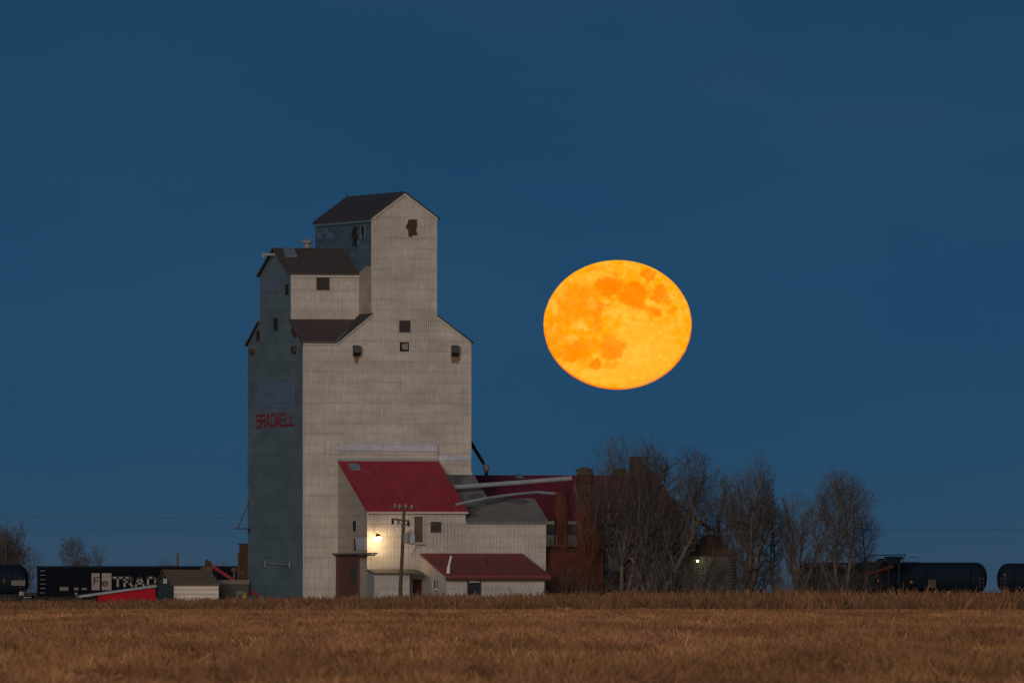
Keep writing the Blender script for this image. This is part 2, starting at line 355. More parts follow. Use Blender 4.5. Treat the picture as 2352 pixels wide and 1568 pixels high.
# windows
window(el, F, 'f', vC0, 729, 754, 638, 664, 'board', 'darkbrown')
window(el, F, 'f', 0, 917, 942, 736, 763, 'board', 'grey_trim', .06)
wn = window(el, F, 'f', 0, 920, 937, 787, 805, 'dark', 'black', .07)
face_poly(wn, F, 'f', 0, [(923, 790), (936, 788), (937, 803), (924, 802)], 'sash', M['sign'], .10)
window(el, F, 'l', 0, 630, 638, 732, 757, 'glass', 'dark', .06); window(el, F, 'l', 0, 656, 664, 654, 675, 'dark', 'teal', .06)
window(el, F, 'l', 0, 590, 597, 760, 781, 'dark', 'darkbrown', .06)
window(el, F, 'l', uT0, 829.5, 838, 519, 548, 'glass', 'skylight', .08)
face_poly(el, F, 'l', uT0, [(811, 528), (816, 521), (822, 520), (821, 536), (823, 545), (820, 566), (811, 563), (812, 548), (809, 540)], 'broken_window', M['dark'], .08)
face_poly(el, F, 'l', 0, [(669, 753), (679, 755), (683, 762), (682, 775), (675, 774), (670, 765)], 'broken_window', M['darkbrown'], .05)
face_poly(el, F, 'f', 0, [(938, 504), (958, 504), (958, 517), (956, 529), (959, 540), (949, 541), (943, 545), (938, 543), (938, 533), (936, 527), (932, 523), (932, 518), (936, 514)], 'broken_window', M['darkbrown'], .03)
for (x, y, r, mt) in ((679, 803, 6.5, 'darkbrown'), (583, 808, 5, 'darkbrown')):
    c = F.onl(x, y); c2 = F.onl(x-3, y)
    MB(F).tube((-.35, c[1], c[2]), (.0, c[1], c[2]), r/S0*1.3, None, 14).build('round_vent', M[mt], el)
    MB(F).tube((-.36, c[1]+.15, c[2]), (-.352, c[1]+.15, c[2]), r/S0*.9, None, 14).build('vent_opening', M['dark'], el)
for (x, y) in ((818, 804), (1044, 804)):
    c = F.onf(x, y); u, z = c[0], c[2]
    h = MB(F); h.slab([(u-.33, -.02, z+.45), (u-.33, -.5, z+.35), (u-.33, -.62, z-.25), (u-.33, -.02, z-.42)], (.66, 0, 0)); o_ = h.build('vent_hood', M['vent_dark'], el)
    MB(F).box(u-.36, u+.36, -.5, -.05, z-.50, z-.43).build('hood_flap', M['dark'], o_)
for (pts) in ([(811, 817), (827, 817), (824, 826), (821, 838), (815, 832)], [(1034, 815), (1054, 815), (1058, 826), (1052, 836), (1044, 833), (1038, 836)]):
    face_poly(el, F, 'f', 0, pts, 'rust_stain', M['rust_stain'], .012)
# cupola extras
def on_cup(px, t):                                            # point on the front cupola slope, t 0 eave .. 1 ridge
    v = vC0+(vCm-vC0)*t; return (F.U(px, v), v, zCe+(zCr-zCe)*t+.14)
a, b, c, d = on_cup(655, .62), on_cup(683, .62), on_cup(676, .95), on_cup(649, .95)
MB(F).slab([a, b, c, d], (0, 0, .1)).build('skylight', M['skylight'], el)
cv = (F.U(706, vCm), vCm, zCr+.1)
v_ = MB(F); v_.lathe(cv, [(.42, 0), (.30, .12), (.26, .42), (.36, .46), (.56, .50), (.58, .68), (.40, .80), (.1, .84)], 16); v_.build('roof_ventilator', M['steel'], el)
h = MB(F); q = F.onl(627, 585); h.box(-1.3, .3, vCm-.1, vCm+.1, q[2]-.1, q[2]+.12); h.box(-1.3, -1.1, vCm-.16, vCm+.16, q[2]-.3, q[2]-.1); h.build('hoist_beam', M['grey_trim'], el)
ur = F.U(803, L); MB(F).tube((uTm-.1, L-.3, zTr), (uTm-.35, L-.3, zTr+.75), .03, .02, 5).build('lightning_rod', M['black'], el)
MB(F).tube((.0, L+.1, ZE), (-.35, L+.25, ZE+.5), .03, .02, 5).build('bracket', M['black'], el)
# spouts and platform
mb = MB(); yv = F.P(W, 7, 0)[1]
mb.tube(pt(1078, 1010, yv), pt(1112, 1066, yv), .17, .15, 8); mb.tube(pt(1117, 1078, yv), pt(1117.5, 1096, yv), .17, .17, 8); mb.build('loading_spout', M['black'], el)
mb = MB(); c = pt(1117, 1074, yv-.1); mb.lathe(c, [(.12, -.38), (.3, -.22), (.34, 0), (.28, .2), (.1, .36)], 12); mb.build('spout_head', M['steel'], el)
yl = F.P(0, L-1, 0)[1]
mb = MB(); mb.tube(pt(572, 1152, yl), pt(546, 1212, yl), .045, .045, 6); mb.box(wx(540, yl), wx(572, yl), yl-.6, yl+.6, wz(1215, yl), wz(1212, yl)); mb.build('loading_platform', M['darkbrown'], el)
# low rail and door outline on the side wall near the ground
mb = MB(F); a = F.onl(612, 1293); b = F.onl(668, 1297); mb.tube((-.12, a[1], a[2]), (-.12, b[1], b[2]), .05, .05, 6)
mb.tube((-.12, a[1], a[2]+.3), (-.12, a[1], a[2]-.3), .06, .06, 6); mb.tube((-.12, b[1], b[2]+.25), (-.12, b[1], b[2]-.25), .06, .06, 6); mb.build('door_rail', M['grey_trim'], el)
# lettering, built of thick strokes
GLY = {'B': [[(0,0),(0,7),(2.6,7),(4,6.2),(4,4.4),(3,3.7),(0,3.7)], [(3,3.7),(4,3),(4,.9),(2.8,0),(0,0)]],
 'R': [[(0,0),(0,7),(2.8,7),(4,6),(4,4.6),(2.8,3.6),(0,3.6)], [(2.2,3.6),(4,0)]],
 'A': [[(0,0),(1.6,7),(2.4,7),(4,0)], [(.6,2.2),(3.4,2.2)]],
 'D': [[(0,0),(0,7),(2.8,7),(4,5.8),(4,1.2),(2.8,0),(0,0)]],
 'W': [[(0,7),(1,0),(2,5),(3,0),(4,7)]], 'E': [[(4,7),(0,7),(0,0),(4,0)], [(0,3.6),(3.2,3.6)]],
 'L': [[(0,7),(0,0),(4,0)]], 'T': [[(-.4,7),(4.4,7)], [(2,7),(2,0)]], 'F': [[(4,7),(0,7),(0,0)], [(0,3.6),(3.2,3.6)]],
 'e': [[(.6,2.6),(3.6,2.6),(3.6,4),(2.6,5),(1.2,5),(.3,4),(.3,1.4),(1.2,.4),(3.4,.4)]], 'U': [[(0,7),(0,1),(1,0),(3,0),(4,1),(4,7)]]}
def strokes(text, mapf, th):
    """mapf(i, x, y) -> (a, z) on the wall plane; returns quads"""
    quads = []
    for i, ch in enumerate(text):
        for line in GLY.get(ch, []):
            for (p, q) in zip(line[:-1], line[1:]):
                a = Vector(mapf(i, *p)); b = Vector(mapf(i, *q)); d = (b-a).normalized(); n = Vector((-d.y, d.x))*th/2; a = a-d*th*.4; b = b+d*th*.4
                quads.append([a-n, b-n, b+n, a+n])
    return quads
mb = MB(F); txt = 'BRADWELL'
pa, pb = F.onl(590, 981), F.onl(678, 979); top = F.onl(590, 954)
adv = (pa[1]-pb[1])/8.0
qs = strokes(txt, lambda i, x, y: (-(pa[1]-adv*(i+.08+x/4*.74)), pa[2]+(top[2]-pa[2])*y/7+ .012*i), .19)
for n_, q in enumerate(qs): mb.slab([(-.045-.0004*n_, -p.x, p.y) for p in q], (.026, 0, 0))
mb.build('lettering', M['letter_red'], el)

# ================================================================== driveway shed (red roof) with its lower grey-roofed end
P = -F.V(843, uS0)                                          # how far it stands out in front
uR = F.U(1001.5); zR0 = F.Z(1060, uS0, 0); zR1 = F.Z(1172, uS0, -P)
sh = thing('driveway_shed', 'pale sheet-metal driveway shed with bright red lean-to roof', 'shed', F.P(uS0, -P, 0))
uX = F.U(1254, -P); zL1 = F.Z(1199, uR, -P); vL = -P+2.7/2.7*(31/S0/F.s); zL0 = F.Z(1146, uR+3, vL)
MB(F).poly([(uS0, -P, 0), (uX, -P, 0), (uX, -P, zL1), (uR, -P, zL1), (uR, -P, zR1), (uS0, -P, zR1)]).build('front_wall', M['shed'], sh)
MB(F).poly([(uS0, 0, 0), (uS0, -P, 0), (uS0, -P, zR1), (uS0, 0, zR0)]).build('side_wall', M['annex_side'], sh)
MB(F).poly([(uR, -P, zL1-.5), (uR, 0, zL1-.5), (uR, 0, zR0), (uR, -P, zR1)]).build('side_wall', M['front'], sh)
MB(F).poly([(uX, -P, 0), (uX, -1, 0), (uX, -1, zL1-.4), (uX, vL, zL0), (uX, -P, zL1)]).build('side_wall', M['front'], sh)
roof_slab(F, [(uS0-.12, -.31, zR0+.12), (uS0-.12, -P-.3, zR1+.02), (uR+.12, -P-.3, zR1+.02), (uR+.12, -.31, zR0+.12)], .14).build('red_roof', M['red_roof'], sh)
MB(F).box(uS0-.15, uR+.05, -.45, -.31, zR0-.05, zR0+.30).build('roof_flashing', M['grey_trim'], sh)
MB(F).box(uS0-.02, uR+.14, -P-.34, -P-.2, zR1-.28, zR1-.12).build('gutter', M['trim'], sh)
t0, t1 = .10, .20
def onr(px, t): v = -.3+(-P-.0)*t; return (F.U(px, v), v, zR0+.12+(zR1-zR0-.1)*t+.02)
MB(F).slab([onr(806, .20), onr(829, .20), onr(823, .09), onr(800, .09)], (0, 0, .12)).build('skylight', M['skylight'], sh)
roof_slab(F, [(uR+.02, -P-.25, zL1+.05), (uX+.2, -P-.25, zL1+.05), (uX+.2, vL, zL0+.1), (uR+.02, vL, zL0+.1)], .14).build('grey_roof', M['grey_roof'], sh)
roof_slab(F, [(uR+.02, vL, zL0+.1), (uX+.2, vL, zL0+.1), (uX+.2, -1, zL1-.3), (uR+.02, -1, zL1-.3)], .14).build('grey_roof', M['grey_roof'], sh)
# upper grey lean-to at the elevator foot
zK0 = F.Z(1090, W, 0); vK = -(34/S0/F.s); zK1 = F.Z(1146, W, vK)
roof_slab(F, [(uR+.16, -.05, zK0), (W+.3, -.05, zK0), (W+.3, vK, zK1), (uR+.16, vK, zK1)], .14).build('upper_grey_roof', M['grey_roof'], sh)
MB(F).poly([(uR+.2, vK+.15, 0), (W+.2, vK+.15, 0), (W+.2, vK+.15, zK1-.1), (uR+.2, vK+.15, zK1-.1)]).build('upper_wall', M['front'], sh)
MB(F).poly([(W+.2, vK+.15, 0), (W+.2, -.1, 0), (W+.2, -.1, zK0-.16), (W+.2, vK+.15, zK1-.14)]).build('upper_wall', M['front'], sh)
def on_slope(px, t, va, za, vb, zb): v = va+(vb-va)*t; return (F.U(px, v), v, za+(zb-za)*t+.02)
for nm, ar, pts in (('low', (-P-.25, zL1+.05, vL, zL0+.1), [(1075, .95), (1120, .72), (1160, .86), (1200, .70), (1216, .86), (1190, .97), (1110, .99)]), ('low', (-P-.25, zL1+.05, vL, zL0+.1), [(1068, .1), (1100, .22), (1086, .45), (1104, .52), (1082, .66), (1068, .6)]),
                    ('up', (vK, zK1, -.05, zK0), [(1036, .98), (1070, .95), (1058, .70), (1078, .55), (1050, .48), (1044, .7)]), ('up', (vK, zK1, -.05, zK0), [(1070, .10), (1098, .24), (1113, .2), (1104, .02), (1080, -.05)])):
    q_ = [on_slope(x, t, *ar) for x, t in pts]; MB(F).slab([(a[0], a[1], a[2]-.01) for a in q_], (0, 0, .022)).build('roof_stain', M['stain'], sh)  # dark polygons paint the ducts' shadows, along with streaks, onto the roofs
# openings
window(sh, F, 'f', -P, 951, 971, 1185, 1245, 'wood_door', 'trim', .10, 'loft_door', part='door_panel')
window(sh, F, 'f', -P, 989, 1013, 1198, 1222, 'board', 'grey_trim', .05)
window(sh, F, 'f', -P, 947.5, 971, 1329, 1392, 'maroon', 'trim', .10, 'door', part='door_panel')
window(sh, F, 'l', uS0, 811, 819.5, 1196, 1219, 'dark', 'grey_trim', .06)
face_poly(sh, F, 'l', uS0, [(816, 1236), (841, 1232), (841, 1262), (818, 1262)], 'wall_panel', M['new'], .06)
face_poly(sh, F, 'l', uS0, [(815, 1236), (817.5, 1236), (818.5, 1263), (815, 1263)], 'dark_slot', M['dark'], .09)
a = F.onf(931, 1228, -P); b = F.onf(951, 1247, -P)
MB(F).box(a[0], b[0], -P-.35, -P-.01, b[2], a[2]).build('meter_cabinet', M['greyblue'], sh)
a = F.onf(932, 1219, -P); b = F.onf(940, 1228, -P); MB(F).box(a[0], b[0], -P-.25, -P-.01, b[2]+.01, a[2]).build('conduit_box', M['steel'], sh)
a = F.onf(951, 1247, -P); b = F.onf(974, 1250, -P); MB(F).box(a[0], b[0], -P-.3, -P-.01, b[2], a[2]).build('sill', M['grey_trim'], sh)
c = F.onf(960, 1251, -P); MB(F).tube((c[0]-.7, -P-.12, c[2]-.9), (c[0]-.1, -P-.12, c[2]), .05, .05, 6).build('pipe', M['steel'], sh)
mb = MB(F); a = F.onf(848, 1203, -P); b = F.onf(1254, 1203, -P); mb.box(a[0], b[0], -P-.03, -P-.004, a[2]-.04, a[2]+.03); mb.build('lap_strip', M['grey_trim'], sh)
# big sliding door on the left end
Vd0, Vd1 = F.V(827, uS0), F.V(773, uS0); zd = F.Z(1273, uS0, Vd0)
d1 = MB(F).box(uS0-.22, uS0-.06, Vd0, (Vd0+Vd1)/2-.03, 0, zd).build('sliding_door', M['rustdoor'], sh)
d2 = MB(F).box(uS0-.19, uS0-.05, (Vd0+Vd1)/2+.03, Vd1, 0, zd).build('sliding_door', M['rustdoor'], sh)
for (i0, i1, z0, z1) in ((.12, .45, zd-2.6, zd-1.2),): MB(F).box(uS0-.225, uS0-.222, Vd0+.4, Vd0+2.6, z0, z1).build('patch', M['teal'], d1)
MB(F).box(uS0-.202, uS0-.192, Vd1-1.6, Vd1-.1, zd-4.0, zd-3.0).build('patch', M['wood_door'], d2)
v861 = F.V(861, uS0-.3)
MB(F).box(uS0-.55, uS0-.02, v861, Vd1+.3, zd+.02, zd+.16).build('door_canopy', M['grey_roof'], sh)
MB(F).box(uS0-.5, uS0-.24, v861, Vd0-1, zd-.12, zd+.0).build('door_track', M['wood_door'], sh)
# low box in front
Q = -F.V(860, uS0)-P
uB = F.U(941, -P-Q); zB = F.Z(1315, uS0, -P-Q)
mb = MB(F); mb.poly([(uS0, -P, 0), (uS0, -P-Q, 0), (uS0, -P-Q, zB), (uS0, -P, zB)]); mb.build('porch_side', M['grey_trim'], sh)  # left face's darker grey has its shade put into the colour
mb = MB(F); mb.poly([(uS0, -P-Q, 0), (uB, -P-Q, 0), (uB, -P-Q, zB), (uS0, -P-Q, zB)]); mb.poly([(uB, -P-Q, 0), (uB, -P, 0), (uB, -P, zB), (uB, -P-Q, zB)]); mb.build('porch_wall', M['office'], sh)
roof_slab(F, [(uS0-.1, -P-Q-.35, zB+.02), (uB+1.3, -P-Q-.35, zB+.02), (uB+1.3, -P-.01, zB+.35), (uS0-.1, -P-.01, zB+.35)], .14).build('porch_roof', M['dark_trim'], sh)
# wall lamp
LO = 1.25; lu = F.U(868, -P-LO); lz = F.Z(1237, lu, -P-LO)
la = thing('wall_lamp', 'glowing yellow yard lamp on a bracket at the shed corner', 'lamp', F.P(lu, -P, lz+.4))
MB(F).tube((lu, -P, lz+.62), (lu, -P-LO, lz+.42), .035, .03, 6).build('bracket', M['black'], la)
MB(F).lathe((lu, -P-LO, lz), [(.30, .20), (.27, .30), (.16, .40), (.09, .48)], 14).build('shade', M['black'], la)
MB(F).lathe((lu, -P-LO, lz), [(.10, -.20), (.22, -.15), (.27, 0), (.27, .16)], 16).build('globe', plain('lit_globe', (.8, .7, .5), .5, (1.0, .68, .32), 105), la, True)

# ================================================================== office
uO = F.U(967.5, -P); O = 58/S0/F.s; uO2 = F.U(1250, -P-O); zO0 = F.Z(1273, uO, -P); zO1 = F.Z(1321, uO, -P-O)
of = thing('office', 'low white office with dull red lean-to roof', 'office building', F.P(uO, -P-O, 0))
MB(F).poly([(uO, -P-O, 0), (uO2, -P-O, 0), (uO2, -P-O, zO1), (uO, -P-O, zO1)]).build('front_wall', M['office'], of)
MB(F).poly([(uO, -P, 0), (uO, -P-O, 0), (uO, -P-O, zO1), (uO, -P, zO0)]).build('side_wall', M['office'], of)
MB(F).poly([(uO2, -P-O, 0), (uO2, -P, 0), (uO2, -P, zO0), (uO2, -P-O, zO1)]).build('side_wall', M['office'], of)
uo2 = F.U(1265, -P-O-.4); uhip = F.U(1200, -P)
rf = MB(F); zt = zO0+.12; zb = zO1-.02; ve = -P-O-.45
rf.slab([(uO-.15, -P-.03, zt-.16), (uO-.15, ve, zb-.16), (uo2, ve, zb-.16), (uhip, -P-.03, zt-.16)], (0, 0, .16)); rf.build('roof', M['red_roof_old'], of)
MB(F).box(uO-.15, uo2-.05, ve-.04, ve+.12, zb-.42, zb-.17).build('fascia', M['darkbrown'], of)
wn = window(of, F, 'f', -P-O, 1075, 1102.5, 1327, 1364, 'glass', 'rustdoor', .10)
a = F.onf(1077, 1329, -P-O); b = F.onf(1101, 1337, -P-O); MB(F).box(a[0], b[0], -P-O-.05, -P-O-.032, b[2], a[2]).build('blind', M['blind'], wn)
a = F.onf(1075, 1344, -P-O); b = F.onf(1102.5, 1345, -P-O); MB(F).box(a[0], b[0], -P-O-.06, -P-O-.033, b[2], a[2]).build('sash_bar', M['rustdoor'], wn)
for (x0, x1) in ((998, 1002), (1005, 1008)): window(of, F, 'l', uO, x0, x1, 1332, 1349, 'glass', 'grey_trim', .03)
a = F.onl(1003, 1352, uO); MB(F).box(uO-.4, uO-.004, a[1]-.5, a[1]+.5, a[2]-.08, a[2]+.04).build('sill', M['trim'], of)
q = F.onf(1032, 1308, -P-O+.5); cz = zO1+.2
mb = MB(F); mb.tube((q[0]-.1, q[1], cz), (q[0]-.05, q[1], cz+.65), .17, .14, 8); mb.tube((q[0]-.05, q[1], cz+.65), (q[0]+.18, q[1], F.Z(1276, q[0], q[1])), .10, .10, 8); mb.build('flue_pipe', M['white'], of)
q = F.onf(1117, 1290, -P-O*.5); MB(F).tube((q[0], q[1], q[2]-.2), (q[0], q[1], q[2]+.45), .12, .12, 8).build('vent_pipe', M['darkbrown'], of)

# ================================================================== storage barn behind
fb = Frame(697); vE = 4.0; uE = F.U(1563, vE); zE_ = F.Z(1186, uE, vE); R = 61/S0/F.s; zRd = F.Z(1094, F.U(1502, vE+R), vE+R); uA = W+.4
ba = thing('storage_barn', 'long red-roofed storage annex behind bare trees', 'barn', F.P((uA+uE)/2, vE, 0))
MB(F).poly([(uA, vE, 0), (uE, vE, 0), (uE, vE, zE_), (uA, vE, zE_)]).build('front_wall', M['office'], ba)
MB(F).poly([(uE, vE, 0), (uE, vE+2*R, 0), (uE, vE+2*R, zE_), (uE, vE+R, zRd), (uE, vE, zE_)]).build('end_wall', M['front'], ba)
MB(F).poly([(uA, vE, 0), (uA, vE, zE_), (uA, vE+R, zRd), (uA, vE+2*R, zE_), (uA, vE+2*R, 0)]).build('end_wall', M['front'], ba)
MB(F).poly([(uA, vE+2*R, 0), (uA, vE+2*R, zE_), (uE, vE+2*R, zE_), (uE, vE+2*R, 0)]).build('rear_wall', M['front'], ba)
roof_slab(F, [(uA, vE-.5, zE_-.1), (uE+.3, vE-.5, zE_-.1), (uE+.3, vE+R, zRd+.1), (uA, vE+R, zRd+.1)], .16).build('roof', M['barn_roof'], ba)
roof_slab(F, [(uA, vE+R, zRd+.1), (uE+.3, vE+R, zRd+.1), (uE+.3, vE+2*R+.5, zE_-.1), (uA, vE+2*R+.5, zE_-.1)], .16).build('roof', M['barn_roof'], ba)
for (x0, x1, y0, y1, mt) in ((1366, 1560, 1200, 1217, 'wagon'), (1255, 1330, 1203, 1228, 'teal'), (1366, 1415, 1225, 1240, 'wagon'), (1500, 1560, 1230, 1290, 'wagon'), (1366, 1470, 1249, 1254, 'dark'), (1420, 1480, 1268, 1300, 'wagon'), (1395, 1440, 1310, 1392, 'dark'), (1500, 1540, 1320, 1392, 'wagon'), (1560-100, 1490, 1330, 1392, 'teal')):
    a = F.onf(x0, y0, vE); b = F.onf(min(x1, 1562), y1, vE); MB(F).box(a[0], b[0], vE-.06-.002*(x0 % 7), vE-.004, max(b[2], .02), a[2]).build('wall_panel', M[mt], ba)
for (x, w_, y0, y1, mt) in ((1342, 0, 0, 0, 'm'),):
    c = F.onf(1342, 1094, vE+R); MB(F).lathe((c[0], c[1], zRd+.05), [(.42, 0), (.40, .35), (.85, .38), (.86, .5), (.5, .72), (.12, .85)], 16).build('roof_ventilator', M['wood'], ba)
c = F.onf(1421, 1090, vE+R); MB(F).box(c[0]-.55, c[0]+.55, vE+R-.5, vE+R+.5, zRd, zRd+.75).build('roof_hatch', M['rustdark'], ba)
c = F.onf(1463, 1090, vE+R); mb = MB(F); mb.box(c[0]-.55, c[0]+.45, vE+R-.5, vE+R+.5, zRd-.3, zRd+1.9); mb.slab([(c[0]+.45, vE+R-.4, zRd), (c[0]+1.9, vE+R-.4, zRd), (c[0]+.45, vE+R-.4, zRd+1.3)], (0, .8, 0)); mb.build('headhouse', M['rustdark'], ba)
a = F.onf(1183, 1100, vE+R-.5); b = F.onf(1200, 1100, vE+R-.5); MB(F).slab([(a[0], vE+R-.9, zRd-.18), (b[0], vE+R-.9, zRd-.18), (b[0], vE+R-.05, zRd+.12), (a[0], vE+R-.05, zRd+.12)], (0, 0, .08)).build('skylight', M['skylight'], ba)

# dust collectors and the pipes that feed them
def cyclone(px, ytop, ymid, ybot, r, label, cap, y):
    x, zt, zm, zb_ = wx(px, y), wz(ytop, y), wz(ymid, y), wz(ybot, y)
    t = thing('dust_collector', label, 'dust collector', (x, y, 0), 'rusty cyclone dust collectors')
    mb = MB(); mb.lathe((x, y, 0), [(r*.30, zb_), (r*.42, zb_+.5), (r, zm), (r*1.03, zm+.1), (r, zm+.2), (r, zt)], 18); mb.build('cone_body', M['rust'], t, False)
    mb = MB(); mb.lathe((x, y, zt), [(r*.9, .0), (r*1.15, .06), (r*1.05, .22), (r*.4, .45), (.05, .5)] if cap else [(r*.8, 0), (r*.5, .2), (r*.3, .3)], 18); mb.build('cap', M['wood'] if cap else M['rust'], t)
    mb = MB()
    for k in range(3):
        an = k*2*PI/3+.6; mb.tube((x+r*.9*math.cos(an), y+r*.9*math.sin(an), zm+.4), (x+r*1.1*math.cos(an), y+r*1.1*math.sin(an), 0), .07, .07, 6)
    mb.build('stand', M['rustdark'], t)
    return t
cyclone(1344, 1092, 1150, 1215, .74, 'tall rusty cyclone with mushroom cap beside the pale trunks', True, 4.0)
cyclone(1289, 1133, 1180, 1262, .70, 'shorter capless rusty cyclone between shed end and the capped one', False, 3.0)
def pipe(pts, r, label):
    mb = MB()
    for a, b in zip(pts[:-1], pts[1:]): mb.tube(pt(*a), pt(*b), r, r, 12)
    o = mb.build('duct_pipe', M['greyblue'], None); tag(o, label, 'pipe', 'grey ducts to the cyclones')
pipe([(1020, 1120, -1.0), (1150, 1111, 1.2), (1312, 1098, 4.0)], .22, 'upper long grey duct running across the red barn roof')
pipe([(1048, 1158, -6.0), (1116, 1144, -4.0), (1180, 1135, -1.0), (1235, 1130, 1.5), (1282, 1134, 3.0)], .14, 'lower curved grey duct over the grey shed roof')
# red shed at the foot
fr = Frame(1257, -3.0)
rs = thing('low_red_shed', 'low rust-red shed under the cyclones behind brush', 'shed', fr.P(0, 0, 0))
u1 = fr.U(1386); z1 = fr.Z(1264, 0, 0); z2 = fr.Z(1258, 0, 3)
mb = MB(fr); mb.poly([(0, 0, 0), (u1, 0, 0), (u1, 0, z1), (0, 0, z1)]); mb.poly([(0, 3, 0), (0, 0, 0), (0, 0, z1), (0, 3, z2)]); mb.poly([(u1, 0, 0), (u1, 3, 0), (u1, 3, z2), (u1, 0, z1)]); mb.poly([(0, 3, 0), (0, 3, z2), (u1, 3, z2), (u1, 3, 0)]); mb.build('wall', M['rust'], rs)
roof_slab(fr, [(-.1, -.2, z1+.1), (u1+.1, -.2, z1+.1), (u1+.1, 3.2, z2+.15), (-.1, 3.2, z2+.15)], .12).build('roof', M['rustdark'], rs)

# grain bin at the right end of the barn
yb = 6.0; bx_, br_ = wx(1632, yb), 58/(FPX/(D0+yb))
gb = thing('grain_bin', 'round corrugated grain bin with cone roof in the brush', 'grain bin', (bx_, yb, 0))
zt, za = wz(1276, yb), wz(1226, yb)
MB().lathe((bx_, yb, 0), [(br_, 0), (br_, zt)], 28).build('bin_wall', M['bincorr'], gb)
MB().lathe((bx_, yb, 0), [(br_*1.06, zt-.02), (br_*.2, za-.1), (br_*.16, za)], 28).build('cone_roof', M['rustdark'], gb)
MB().lathe((bx_, yb, za), [(.4, 0), (.4, .18), (.2, .3)], 12).build('bin_cap', M['steel'], gb)
mb = MB(); mb.tube(pt(1566, 1258, yb-br_), pt(1622, 1226, yb-.6), .06, .06, 6); mb.build('roof_ladder', M['white'], gb)
mb = MB(); mb.tube(pt(1545, 1150, 12), pt(1640, 1222, yb), .17, .17, 8); tag(mb.build('spout_pipe', M['rustdark']), 'dark sloping spout from barn gable to the grain bin', 'pipe')
lp2 = thing('yard_lamp', 'small greenish lamp glowing among branches at the grain bin', 'lamp', (bx_-1.3, yb-br_+.15, wz(1284, yb)))
px_, py_, pz_ = bx_-1.25, yb-br_-.55, wz(1288, yb)
MB().tube((px_, yb-br_+.3, pz_+.35), (px_, py_, pz_+.2), .03, .03, 6).build('bracket', M['black'], lp2)
MB().lathe((px_, py_, pz_), [(.2, .1), (.14, .22), (.06, .27)], 12).build('shade', M['black'], lp2)
MB().lathe((px_, py_, pz_), [(.05, -.09), (.11, 0), (.10, .09)], 12).build('bulb', plain('lit_bulb', (.6, .7, .4), .5, (.80, .9, .28), 16), lp2)

# ================================================================== utility pole
yp = F.P(uB, -P-Q, 0)[1]-9
up = thing('utility_pole', 'leaning wooden utility pole with two crossarms and transformer', 'utility pole', (wx(919, yp), yp, 0))
mb = MB(); mb.tube((wx(918, yp), yp, 0), pt(929, 1157, yp), .20, .13, 10); mb.build('pole', M['wood'], up)
mb = MB(); a, b = Vector(pt(899, 1191, yp-.2)), Vector(pt(941, 1196, yp-.2)); mb.tube(a, b, .10, .10, 6, raw=True); mb.tube(pt(915, 1194, yp-.2), pt(925, 1211, yp-.1), .035, .035, 5, raw=True); mb.tube(pt(938, 1197, yp-.2), pt(927, 1212, yp-.1), .035, .035, 5, raw=True); mb.build('crossarm', M['dark_trim'], up)
mb = MB(); mb.tube(pt(904, 1166, yp+.2), pt(951, 1168, yp+.2), .07, .07, 6, raw=True); mb.build('crossarm', M['dark_trim'], up)
for (x, y, m_) in ((902, 1198, 'black'), (914, 1200, 'steel'), (938, 1203, 'black'), (908, 1161, 'sign'), (918, 1162, 'sign'), (932, 1162, 'sign'), (946, 1163, 'sign')):
    mb = MB(); mb.lathe(pt(x, y, yp-.2), [(.06, -.22), (.13, -.1), (.10, 0), (.14, .08), (.06, .2)], 10); mb.build('insulator', M[m_], up)
mb = MB(); mb.lathe(pt(933.5, 1236, yp-.1), [(.28, -.42), (.30, -.38), (.30, .34), (.24, .44), (.08, .48)], 16); mb.build('transformer', M['steel'], up)

# overhead wires far behind, sagging slightly
for (n_, (a, b, yy, lab)) in enumerate(((1186, 1189, 160, 'upper faint wire of the sky left of the elevator'), (1212, 1214, 160, 'lower faint wire crossing the sky behind the elevator'))):
    mb = MB(); N = 24
    for i in range(N):
        f0, f1 = i/N, (i+1)/N; x0, x1 = -200+2800*f0, -200+2800*f1
        if n_ == 0 and x1 > 640: continue
        sag = lambda f: a+(b-a)*f+6*math.sin(PI*((f*3) % 1.0))*.3
        mb.tube(pt(x0, sag(f0), yy), pt(x1, sag(f1), yy), .018, .018, 4, cap=False)
    tag(mb.build('overhead_wire', M['black']), lab, 'wire', 'thin power lines behind the train')

